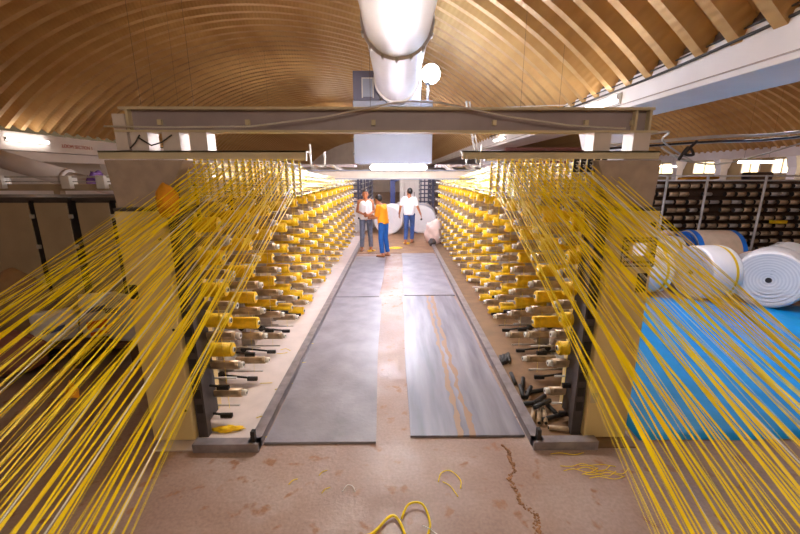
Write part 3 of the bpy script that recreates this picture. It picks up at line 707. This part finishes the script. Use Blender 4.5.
def fabric_roll(loc, ax, r, L, label, stripe=True, body='roll', ends='roll', wrap=None, group='woven fabric rolls on the right'):
    """a lying roll; loc is the centre of the near end on the floor, ax the heading of the axis in degrees"""
    t = thing('fabric_roll', label, 'roll', (loc[0], loc[1], loc[2] if len(loc) > 2 else .015), R(ax), group)
    b = MB(); n = 40
    prof = [(0, r*.93), (.015, r*.985), (.05, r), (L-.05, r), (L-.015, r*.985), (L, r*.93)]
    vs_ = []
    for (x, rr) in prof:
        for i in range(n): a = 2*math.pi*i/n; vs_.append((x, rr*math.cos(a), r + rr*math.sin(a)))
    fs = [(j*n+i, (j+1)*n+i, (j+1)*n+(i+1) % n, j*n+(i+1) % n) for j in range(len(prof)-1) for i in range(n)]
    b._add(vs_, fs, 0, True); b.build('cloth_body', M[body], t)
    for x, dr in ((0, -1), (L, 1)):           # wound layers at each end: slightly stepped rings
        e = MB(); k = 19
        for w in range(k):
            ra, rb = r*.94*(w)/k + .04*(1 - w/k), r*.94*(w+1)/k + .04*(1-(w+1)/k); off = dr*(.006*((w*7) % 3) - .004)
            vs2 = []
            for rr, dx in ((ra, off), (rb, off + dr*.004)):
                for i in range(n): a = 2*math.pi*i/n; vs2.append((x + dx, rr*math.cos(a), r + rr*math.sin(a)))
            e._add(vs2, [(i, (i+1) % n, n+(i+1) % n, n+i) for i in range(n)], w % 2, False)
        e.build('wound_end', [M[ends], M['rollgrey'] if ends == 'roll' else M[ends]], t)  # alternate grey rings mark the wound layers
        MB().cyl((x - .02*dr, 0, r), (x + dr*.012, 0, r), .042, n=16).build('core', M['core'], t)
    if stripe:
        for xs in ((L - .16),): MB().cyl((xs, 0, r), (xs + .05, 0, r), r + .003, n=n, cap=False).build('stripe', M['stripe'], t)
    if wrap: MB().cyl((-.01, 0, r), (.10, 0, r), r + .006, n=n, cap=False).build('wrap', M[wrap], t); MB().cyl((L-.08, 0, r), (L+.01, 0, r), r + .006, n=n, cap=False).build('wrap', M[wrap], t)
    return t
fabric_roll((4.30, 6.80), 2, .47, .56, 'white fabric roll with a yellow stripe, half hidden behind the control cabinet')
fabric_roll((5.20, 6.42), 5, .47, .54, 'white fabric roll with a yellow stripe in the middle of the row')
fabric_roll((6.06, 5.88), 42, .47, .75, 'greyish white fabric roll with its end facing the camera at the right', stripe=False)
fabric_roll((6.20, 7.95), -5, .50, .90, 'tan roll with bright blue wrapped ends behind the white rolls', stripe=False, body='kraft', ends='bluewrap', wrap='bluewrap')
fabric_roll((5.45, 7.95), -4, .44, .55, 'white fabric roll at the back left of the roll group')
fabric_roll((6.80, 7.02), 8, .36, .8, 'pale pink fabric roll tucked behind the front row', stripe=False, body='pinkcloth')
tag(blob('crumpled_sheet', (8.1, 7.4, .42), (.75, .45, .42), M['roll'], 21, .12), 'crumpled white fabric sheet heaped at the right edge behind the rolls', 'fabric')
tag(blob('orange_rag', (5.68, 7.95, .93), (.2, .12, .07), M['pinkcloth'], 22, .2), 'pale crumpled cloth lying on the back left roll', 'cloth')
tag(blob('fabric_bundle', (6.95, 5.45, .16), (.3, .25, .16), M['kraft'], 23, .15), 'pale brown bundle by the right picture edge before the rolls', 'bundle')

# ------------------------------------------------------------------ distant creel on the right
dc = thing('distant_creel', 'distant creel rack full of brown tubes behind the fabric rolls', 'rack', (6.2, 9.6, 0))
MB().box((0, .32, 0), (5.2, .36, 2.0)).build('back_panel', M['rustdark'], dc)  # dark sheet added to stand in for the darkness behind the tubes
for x in (.45, 1.45, 2.9, 4.4): MB().cyl((x, -.14, 0), (x, -.14, 2.15), .028, n=8).build('post', M['cap'], dc)
for z in (2.13, 2.02): MB().cyl((0, -.14, z), (5.2, -.14, z), .018, n=8).build('rail', M['cap'], dc)
for z in [.28 + .2*k for k in range(9)]: MB().box((0, .2, z-.05), (5.2, .24, z-.03)).build('shelf_bar', M['rustdark'], dc)
sp1 = MB().cyl((0,0,0), (.22,-.0,0), .058, n=12, mi=0, capmi=1).cyl((.2,0,0), (.245,0,0), .025, n=8, mi=2).data('tube_bobbin', [M['tube'], M['core'], M['cap']])
sp2 = MB().cyl((0,0,0), (.22,-.0,0), .050, n=12, mi=0, capmi=1).cyl((.2,0,0), (.245,0,0), .025, n=8, mi=2).data('tube_bobbin', [M['lgrey'], M['core'], M['cap']])
for k in range(9):
    for c in range(18):
        if rnd.random() < .06: continue
        put('tube_bobbin', sp2 if rnd.random() < .28 else sp1, dc, (.03 + c*.288 + .05*(k % 2), .06 + rnd.uniform(-.04, .04), .28 + .2*k), (0, 0, R(rnd.uniform(-8, 8))))
MB().box((3.35, -.10, .95), (3.72, .0, 1.03)).build('yellow_spool', M['stripe'], dc)
MB().cyl((.9, .1, 2.05), (1.9, .1, 2.09), .04, n=8).build('orange_bundle', M['clothy'], dc)
dr = thing('wall_cabinet', 'dark brown box standing on top of the distant creel', 'box', (8.8, 9.55, 2.0))
MB().box((0, 0, 0.03), (.55, .3, .22)).build('body', M['rustdark'], dr, bevel=.03); MB().ell((-.03, .1, .13), (.12, .1, .09)).build('bulge', M['dark'], dr)
# pipes and cables crossing on the right
for (a, b, r, m, lab) in (((2.0,4.0,2.43),(5.2,4.0,2.72),.016,M['cable'],'pale conduit crossing to the right from the crossbeam end'),
                          ((2.0,4.02,2.40),(5.2,4.1,2.66),.011,M['cabled'],'dark cable running beside the right-hand conduit'),
                          ((2.0,4.05,2.41),(5.2,4.05,2.64),.013,M['cable'],'lower pale conduit crossing to the right')):
    cord('conduit', [a, ((a[0]+b[0])/2-.4, a[1], (a[2]+b[2])/2-.05), ((a[0]+b[0])/2+.3, a[1], (a[2]+b[2])/2 - .02), b], r, m, lab, 'conduit')
cord('hanging_cable', [(2.7,4.0,2.42),(2.95,4.0,2.30),(3.3,4.0,2.26),(3.7,4.0,2.34),(4.4,4.0,2.55)], .009, M['cable'], 'pale cable sagging below the right-hand conduits', 'cable')
cord('hanging_cable', [(1.85,2.9,2.44),(1.98,2.95,2.46),(2.2,3.2,2.48),(2.5,3.7,2.46),(2.9,4.0,2.36),(3.05,4.0,2.28)], .009, M['cable'], 'looping cable leaving the right end of the crossbeam', 'cable')
cord('cable_knot', [(2.86,3.95,2.30),(2.95,3.97,2.42),(3.0,3.95,2.35),(2.9,3.93,2.36),(3.02,3.96,2.48)], .014, M['cabled'], 'dark knot of cables tied at the conduits', 'cable')
cord('beam_cable', [(2.9,2.0,3.60),(3.36,3.0,3.52),(3.37,4.2,3.44),(3.37,5.4,3.40),(3.37,7,3.40),(3.36,9,3.42),(3.3,14,3.45)], .016, M['cabled'], 'dark cable sagging along the top of the right valley beam', 'cable')
cord('beam_cable', [(3.37,1.6,3.52),(3.37,3.2,3.56),(3.38,4.6,3.50),(3.36,6.2,3.47),(3.36,9,3.48),(3.35,14,3.5)], .010, M['cabled'], 'thin dark wire above the sagging beam cable', 'cable')
cord('roof_wire', [(-.4,10,3.62),(1.2,9,3.55),(2.6,8.2,3.5),(3.38,7.8,3.46)], .008, M['cable'], 'thin pale wire crossing below the roof to the right beam', 'wire')

# ------------------------------------------------------------------ left side: grey cabinets, sacks, duct, machine
xs = [(-6.6, -5.62), (-5.55, -4.76), (-4.69, -4.26), (-4.15, -3.72), (-3.64, -2.9)]
labs = ['grey-tan steel cabinet at the left picture edge', 'wide grey-tan cabinet next to the left picture edge', 'grey-tan cabinet in the middle of the left row', 'narrow grey-tan cabinet fourth from the left edge', 'tan cabinet panel nearest the left hopper']
for (a, b), lab in zip(xs, labs):
    c = thing('steel_cabinet', lab, 'cabinet', (a, 5.0, 0), group='steel cabinets in the left row')
    MB().box((0, .02, .03), (b - a, .8, 1.83)).build('body', M['steel'], c)
    MB().box((.005, 0, .06), (b - a - .005, .02, 1.80)).build('door', M['greycab'], c, bevel=.006)
    MB().box((-.03, -.01, 1.83), (b - a + .04, .82, 1.87)).build('top_rim', M['steel'], c)
    for z in (.5, 1.2, 1.6): MB().box((b - a + .0, -.012, z), (b - a + .05, .01, z + .05)).build('hinge', M['lgrey'], c)
ml = thing('weaving_machine', 'pale machine frame with white boxes behind the left cabinets', 'machine', (-9, 7.4, 0))
MB().box((0, 0, 1.86), (5.2, .3, 1.98)).build('beam', M['greycab'], ml); MB().box((0, -.02, 2.1), (5.2, .02, 2.13)).box((0, -.02, 2.02), (5.2, .02, 2.04)).build('rail', M['lgrey'], ml)
for x in (.2, 1.5, 2.75, 3.4, 4.1): MB().box((x, -.1, 1.9), (x + .16, .1, 2.14)).build('motor_box', M['cap'], ml, bevel=.01)
for x in (.1, 2.5, 5.0): MB().box((x, 0, 0), (x + .12, .12, 1.86)).build('leg', M['greycab'], ml)
MB().hexa([(.6,-.12,1.9),(.85,-.12,1.9),(.85,-.11,1.9),(.6,-.11,1.9),(.6,-.12,2.1),(.65,-.12,2.1),(.65,-.11,2.1),(.6,-.11,2.1)]).build('yellow_sign', M['stripe'], ml)
sdct = thing('sloping_duct', 'pale round duct sloping down behind the left cabinets', 'duct', (-9.1, 9.0, 2.55))
MB().cyl((-.6, 0, .18), (1.62, 0, -.49), .20, n=24).build('pipe', M['duct'], sdct); MB().cyl((1.55, 0, -.47), (1.62, 0, -.49), .22, n=24).build('flange', M['duct'], sdct)
MB().cyl((1.6, 0, -.48), (2.6, .1, -.72), .16, n=24).build('reducer', M['duct'], sdct)
rl = thing('round_duct_end', 'pale rounded duct end cut by the left picture edge', 'duct', (-8.15, 7.8, 2.44))
MB().ell((0,0,0), (.22, .2, .2), 20, 12).build('dome', M['duct'], rl); MB().cyl((-.9, .1, 0), (0, 0, 0), .19, n=20).build('pipe', M['duct'], rl)
tag(blob('purple_rag', (-6.85, 8.95, 2.0), (.07, .2, .2), M['purple'], 31, .25), 'purple rag tied to the sloping duct', 'rag')
tag(blob('tan_sack', (-4.55, 4.35, .5), (.42, .32, .52), M['tansack'], 41, .08), 'big slumped tan sack before the grey cabinets', 'sack')
tag(blob('tan_sack', (-5.2, 4.2, .42), (.38, .3, .44), M['tansack'], 42, .08), 'tan sack at the left picture edge', 'sack')
tag(blob('red_brown_bag', (-4.3, 3.85, .25), (.45, .25, .25), M['redwall'], 43, .12), 'dull red-brown bag lying before the tan sack', 'bag')
def sack(loc, rz, h, label, pr):
    t = thing('printed_sack', label, 'sack', loc, rz, 'printed woven sacks on the left')
    b = MB(); n, m = 14, 12
    for j in range(m + 1):
        v = j/m; w = .22*(1 - .12*v) ; dd = .11*(1 - .75*v**2) + .01
        for i in range(n):
            a = 2*math.pi*i/n; k = 1 + .06*math.sin(3*a + j) ; cx_ = math.copysign(abs(math.cos(a))**.6, math.cos(a)); sy_ = math.copysign(abs(math.sin(a))**.6, math.sin(a))
            b.v.append((w*k*cx_, dd*k*sy_, h*v))
    for j in range(m):
        for i in range(n): b.f.append((j*n+i, j*n+(i+1) % n, (j+1)*n+(i+1) % n, (j+1)*n+i)); b.m.append(0); b.sm.append(True)
    b.f.append(tuple(reversed(range(n)))); b.m.append(0); b.sm.append(False); b.f.append(tuple(m*n+i for i in range(n))); b.m.append(0); b.sm.append(False)
    b.build('sack_cloth', M['sack'], t)
    for (x, z, w, hh, mm) in pr: MB().hexa([(x,-.135,z),(x+w,-.135,z+.03),(x+w,-.10,z+.03),(x,-.10,z),(x,-.13,z+hh),(x+w,-.13,z+hh+.03),(x+w,-.09,z+hh+.03),(x,-.09,z+hh)]).build('print', mm, t)
    return t
sack((-3.55, 4.35, .28), R(18), .50, 'white woven sack with orange print standing on the pallet', [(-.12,.10,.25,.09,M['orange']), (-.12,.30,.2,.05,M['bluep']), (-.1,.02,.2,.04,M['orange'])])
sack((-3.22, 4.25, .28), R(-20), .52, 'plain white woven sack leaning beside the printed one', [(-.1,.32,.18,.05,M['bluep'])])
sack((-4.0, 4.2, .28), R(35), .34, 'white woven sack slumped left of the printed one', [(-.1,.1,.2,.05,M['bluep'])])
pl = thing('pallet', 'dark wooden pallet under the woven sacks', 'pallet', (-3.6, 4.35, 0))
for k in range(6): MB().box((-.75, -.38 + k*.13, .25), (.7, -.28 + k*.13, .275)).build('plank', M['rustdark'], pl)
for k in range(3): MB().box((-.75 + k*.67, -.38, 0), (-.64 + k*.67, .38, .25)).build('bearer', M['rustdark'], pl)
leaf = thing('paper_scrap', 'crumpled orange paper scrap caught among the left tapes', 'paper', (-1.62, 1.70, 1.10))
MB()._add([(-.03,0,-.03),(.03,.01,-.04),(.045,0,.02),(-.005,.015,.06),(-.02,.0,.02),(.01,-.02,0)], [(0,1,5),(1,2,5),(2,3,5),(3,4,5),(4,0,5)], 0).build('paper', M['clothy'], leaf).modifiers.new('t','SOLIDIFY').thickness = .002

# text on the left beam
def text(name, body, size, loc, rot, m, parent):
    cu = bpy.data.curves.new(name, 'FONT'); cu.body = body; cu.size = size; cu.extrude = .002; cu.align_x = 'CENTER'
    tmp = bpy.data.objects.new('tmp', cu); C.objects.link(tmp); bpy.context.view_layer.update()
    me = bpy.data.meshes.new_from_object(tmp.evaluated_get(bpy.context.evaluated_depsgraph_get())); bpy.data.objects.remove(tmp)
    me.materials.clear(); me.materials.append(m)
    return put(name, me, parent, loc, rot)
text('lettering', 'LOOM SECTION 1', .16, (-10.885, 13.7, 3.02), (R(90), 0, R(90)), M['redp'], vl)
text('lettering', '10A', .30, (18.66, 17.75, 2.62), (R(90), 0, R(-90)), M['redp'], wright)

# ------------------------------------------------------------------ far end of the aisle
fabric_roll((-.30, 13.9, .0), 80, .54, 1.1, 'white fabric roll facing the camera behind the man in orange', stripe=False, group='fabric rolls at the end of the aisle')
fabric_roll((-1.42, 14.6, .0), 75, .54, 1.1, 'white fabric roll at the aisle end behind the man in the vest', stripe=False, group='fabric rolls at the end of the aisle')
fabric_roll((.95, 14.2, .0), 84, .54, 1.1, 'white fabric roll with blue wrapping behind the man in the white shirt', stripe=False, wrap='bluewrap', group='fabric rolls at the end of the aisle')
fabric_roll((.35, 15.9, .0), 84, .56, 1.1, 'white roll with a blue wrapped end standing behind the front rolls', stripe=False, wrap='bluewrap', group='fabric rolls at the end of the aisle')
tag(blob('cloth_heap', (1.25, 12.2, .32), (.30, .35, .42), M['pinkcloth'], 51, .14), 'heap of pale pink crumpled cloth at the end of the right creel', 'fabric')
tag(blob('dark_bag', (1.12, 11.6, .12), (.12, .12, .13), M['steel'], 52, .1), 'small dark bag at the foot of the pale pink heap', 'bag')
tag(blob('yellow_waste', (.34, 11.95, .035), (.10, .10, .025), M['yarn'], 53, .3), 'small heap of yellow tape waste beside the walking man', 'waste')
tag(blob('yellow_waste', (-.72, 10.75, .03), (.10, .10, .022), M['yarn'], 54, .3), 'small heap of yellow tape waste between the two talking men', 'waste')
tag(blob('yellow_waste', (-.05, 11.2, .025), (.22, .14, .012), M['yarn'], 55, .3), 'flat scatter of yellow tape waste behind the man in orange', 'waste')
pa = thing('navy_machine_arm', 'navy machine post with a slanted arm at the end of the aisle', 'machine', (-.14, 16.8, 0))
MB().box((-.11, -.1, 0), (.11, .1, 1.9)).build('post', M['navy'], pa); MB().hexa([(-.1,-.08,1.78),(.1,-.08,1.70),(.1,.08,1.70),(-.1,.08,1.78),(-.1,-.08,1.96),(0,-.08,2.0),(0,.08,2.0),(-.1,.08,1.96)]).hexa([(-.05,-.08,1.78),(.75,-.08,2.12),(.75,.08,2.12),(-.05,.08,1.78),(-.05,-.08,1.96),(.75,-.08,2.26),(.75,.08,2.26),(-.05,.08,1.96)]).build('arm', M['navy'], pa)
for s_, lab in ((-1, 'far grey creel rack continuing beyond the left side of the aisle'), (1, 'far grey creel rack continuing beyond the right side of the aisle')):
    fc = thing('far_creel', lab, 'rack', (s_*1.7, 17.5, 0))
    for k in range(7): MB().box((-.05, k*1.7, 0), (.05, k*1.7 + .08, 2.2)).build('post', M['unitd'], fc)
    for k in range(8): MB().cyl((-s_*.1, 0, .25 + k*.25), (-s_*.1, 10.5, .25 + k*.25), .035, n=8).build('rod', M['lgrey'], fc)
    for k in range(4): MB().box((-.6*s_ + k*.17*s_, -.1, .9), (-.6*s_ + k*.17*s_ + .05, -.05, 2.1)).build('front_slat', M['unitd'], fc)
    for k in range(7): MB().box((-.62, -.12, .95 + k*.18), (.1, -.06, 1.0 + k*.18)).build('cross_slat', M['unitd'], fc)
fs_ = thing('hanging_strips', 'row of white hanging plastic strips at the end of the aisle', 'curtain', (0, 18.5, 0))
for k in range(6): MB().box((.18 + k*.24, .03*(k % 2), .6), (.38 + k*.24, .03*(k % 2) + .015, 2.35)).build('strip', M['white'], fs_)
MB().cyl((.1, .02, 2.36), (1.7, .02, 2.36), .02, n=8).build('rail', M['lgrey'], fs_)

# ------------------------------------------------------------------ people
def remeshed(name, b, mt, parent, voxel, smooth=3):
    me = b.data(name, mt); o = bpy.data.objects.new('tmp', me); C.objects.link(o)
    md = o.modifiers.new('r', 'REMESH'); md.mode = 'VOXEL'; md.voxel_size = voxel
    sm = o.modifiers.new('s', 'SMOOTH'); sm.iterations = smooth; sm.factor = .5
    bpy.context.view_layer.update()
    out = bpy.data.meshes.new_from_object(o.evaluated_get(bpy.context.evaluated_depsgraph_get()))
    bpy.data.objects.remove(o); out.materials.clear(); out.materials.append(mt)
    out.polygons.foreach_set('use_smooth', [True]*len(out.polygons)); out.polygons.foreach_set('material_index', [0]*len(out.polygons)); out.update()
    return put(name, out, parent)
def caps(b, p0, p1, r0, r1, n=14):
    b.cyl(p0, p1, r0, r1, n); b.ell(p0, r0, n, 8); b.ell(p1, r1, n, 8)
def hand(b, w, d, side, curl):
    """palm from the wrist w along d with five bent fingers; 'side' points to the thumb"""
    d = Vector(d).normalized(); w = Vector(w); th = Vector(side); th = (th - d*th.dot(d)).normalized(); nr = d.cross(th)
    if nr.z > 0: nr = -nr
    pc = w + d*.085
    for k in (-1, 0, 1): caps(b, w + th*k*.014, pc + th*k*.026, .016, .013, 8)
    for k, L in enumerate((.070, .080, .074, .058)):
        base = pc + th*(.033 - k*.022); mid = base + (d + nr*curl*.5).normalized()*L*.5; tip = mid + (d + nr*curl*1.6).normalized()*L*.5
        caps(b, base, mid, .0095, .009, 8); caps(b, mid, tip, .009, .0075, 8)
    base = w + d*.03 + th*.02; mid = base + (d + th*1.1).normalized()*.04; tip = mid + (d*1.2 + th*.3 + nr*.3).normalized()*.035
    caps(b, base, mid, .012, .0105, 8); caps(b, mid, tip, .0105, .009, 8)
def person(label, loc, rz, J, top, topm, sleeve, legm, k=1.0):
    t = thing('person', label, 'person', loc, rz)
    V = {n_: Vector(p)*k for n_, p in J.items() if len(p) == 3}
    b = MB()
    hd, nk = V['head'], V['neck']; look = V['look'].normalized()/k if False else Vector(J['look']).normalized()
    sx = Vector((look.y, -look.x, 0)) * -1
    # head: cranium, face, jaw, nose, ears
    b.ell(hd, (.078*k, .092*k, .112*k), 18, 12); b.ell(hd + look*.03 + Vector((0,0,-.05)), (.06*k, .065*k, .07*k), 14, 10)
    b.ell(hd + look*.098 + Vector((0,0,-.012)), (.014, .016, .024), 10, 8); b.ell(hd + look*.09 + Vector((0,0,-.058)), (.026, .014, .012), 10, 8)
    for q in (-1, 1): b.ell(hd + sx*q*.08 + Vector((0,0,-.01)), (.016, .02, .032), 10, 8)
    caps(b, nk, hd + Vector((0,0,-.06)), .052*k, .048*k)
    caps(b, V['chest'], nk, .10*k, .06*k)
    ch, pv = V['chest'], V['pelvis']
    for q in (-1, 1):
        sh = V['shL'] if q < 0 else V['shR']; hp = V['hipL'] if q < 0 else V['hipR']
        caps(b, ch + (sh - ch)*.4 , pv + (hp - pv)*.5, .105*k, .095*k); caps(b, nk - Vector((0,0,.03)), sh, .05*k, .055*k); caps(b, ch, sh - (sh - ch)*.1, .10*k, .06*k)
        side = 'L' if q < 0 else 'R'
        el, wr_, kn, an = V['el'+side], V['wr'+side], V['kn'+side], V['an'+side]
        caps(b, sh, el, .052*k, .040*k); caps(b, el, wr_, .040*k, .027*k)
        hand(b, wr_, V['hd'+side] - wr_, Vector(J['th'+side]), J['curl'][0])
        caps(b, hp, kn, .082*k, .056*k); caps(b, kn, kn + (an-kn)*.35, .056*k, .056*k); caps(b, kn + (an-kn)*.35, an, .056*k, .036*k)
        ft = Vector(J['ft'+side]); toe = an + ft.normalized()*.15*k; toe.z = .03; heel = an - ft.normalized()*.04*k; heel.z = .035
        caps(b, an, heel, .036*k, .034*k); caps(b, heel, toe, .034*k, .026*k)
    remeshed('body', b, M['skin'], t, .008, 2)
    # hair
    h = MB(); h.ell(hd - look*.014 + Vector((0,0,.022)), (.088*k, .100*k, .108*k), 20, 14)
    hm = h.data('hair', M['hair']); bm = bmesh.new(); bm.from_mesh(hm)
    bmesh.ops.bisect_plane(bm, geom=bm.verts[:] + bm.edges[:] + bm.faces[:], plane_co=hd + look*.02 + Vector((0,0,.02)), plane_no=(look*.9 + Vector((0,0,-1))).normalized(), clear_outer=True)
    bm.to_mesh(hm); bm.free(); put('hair', hm, t)
    for q in (-1, 1): MB().ell(hd + look*.088 + sx*q*.032 + Vector((0,0,.015)), .011, 8, 6).build('eye', M['eye'], t)
    # top
    c = MB(); c.cyl(ch + Vector((0,0,.05)), pv - Vector((0,0,.02)), .13*k, .125*k, 16)
    for q in (-1, 1):
        sh = V['shL'] if q < 0 else V['shR']; hp = V['hipL'] if q < 0 else V['hipR']; el = V['elL'] if q < 0 else V['elR']
        c.ell(ch + (sh - ch)*.4, .118*k); c.cyl(ch + (sh - ch)*.4, pv + (hp - pv)*.7 - Vector((0,0,.035)), .118*k, .118*k, 14)
        if top == 'vest':
            caps(c, ch + (sh - ch)*.5, sh*.55 + nk*.45 - Vector((0,0,.015)), .07*k, .045*k)
        else:
            caps(c, ch, sh - (sh - ch)*.1, .112*k, .070*k); caps(c, nk - Vector((0,0,.05)), sh, .062*k, .066*k)
            caps(c, sh, sh + (el - sh)*sleeve, .066*k, .062*k)
    remeshed('shirt', c, topm, t, .012, 3)
    # trousers
    l = MB()
    for q in (-1, 1):
        hp = V['hipL'] if q < 0 else V['hipR']; kn = V['knL'] if q < 0 else V['knR']; an = V['anL'] if q < 0 else V['anR']
        caps(l, pv + (hp-pv)*.6 + Vector((0,0,.03)), hp, .100*k, .100*k); caps(l, hp, kn, .095*k, .070*k); l.cyl(kn, an + (kn-an)*.06, .070*k, .060*k, 14); l.ell(kn, .070*k)
    remeshed('trousers', l, legm, t, .012, 3)
    for side in 'LR':
        an = V['an'+side]; ft = Vector(J['ft'+side]).normalized(); p = an - ft*.06*k; p.z = .012; e = an + ft*.17*k; e.z = .012
        f_ = MB(); f_.ribbon([p, p.lerp(e, .5), e], .085*k, .02, (ft.y, -ft.x, 0)); f_.build('sandal', M['shoe'], t)
    return t
base = dict(pelvis=(0,0,.95), chest=(0,0,1.24), neck=(0,0,1.42), head=(0,-.02,1.57), look=(0,-1,0),
            shL=(-.17,0,1.37), shR=(.17,0,1.37), elL=(-.23,.03,1.10), elR=(.23,.03,1.10), wrL=(-.08,-.20,1.05), wrR=(.08,-.20,1.02), hdL=(.0,-.25,1.04), hdR=(.0,-.26,1.0), thL=(0,0,1), thR=(0,0,1),
            hipL=(-.09,0,.90), hipR=(.09,0,.90), knL=(-.11,-.02,.50), knR=(.11,-.03,.50), anL=(-.12,.02,.085), anR=(.13,.0,.085), ftL=(-.2,-1,0), ftR=(.25,-1,0), curl=(.9,))
person('man in a white vest and grey jeans standing with hands together', (-.86, 10.85, .014), R(6), base, 'vest', M['vest'], 0, M['jeans'], 1.03)
j2 = dict(base, chest=(0,-.05,1.22), neck=(0,-.10,1.39), head=(0,-.16,1.52), look=(.1,-1,-.25), shL=(-.17,-.06,1.34), shR=(.17,-.06,1.34), elL=(-.21,-.10,1.06), elR=(.21,-.10,1.06),
          wrL=(-.12,-.34,1.04), wrR=(.12,-.34,1.02), hdL=(-.09,-.43,1.05), hdR=(.09,-.43,1.03), knL=(-.10,.0,.5), knR=(.10,-.03,.5), anL=(-.10,.07,.085), anR=(.11,.02,.085), ftL=(-.1,-1,0), ftR=(.1,-1,0))
person('man in an orange t-shirt and blue trousers seen from the side, facing left', (-.33, 10.0, .024), R(-118), j2, 'tee', M['shirto'], .75, M['bluepants'], .99)
j3 = dict(base, head=(0,-.03,1.57), look=(.75,-.6,-.15), elL=(-.27,.05,1.12), elR=(.27,.02,1.12), wrL=(-.36,.0,.90), wrR=(.33,-.08,.89), hdL=(-.38,-.03,.80), hdR=(.34,-.12,.80), thL=(0,-1,0), thR=(0,-1,0),
          knL=(-.09,-.08,.51), knR=(.08,.06,.50), anL=(-.07,-.10,.085), anR=(.07,.22,.11), ftL=(0,-1,0), ftR=(0,-1,0), curl=(.5,))
person('man in a white shirt and blue jeans walking away down the aisle', (.42, 12.1, .014), R(168), j3, 'tee', M['shirtw'], .7, M['bjeans'], 1.03)

scene.cycles.use_denoising = True
scene.cycles.max_bounces = 8; scene.cycles.diffuse_bounces = 4; scene.cycles.sample_clamp_indirect = 6
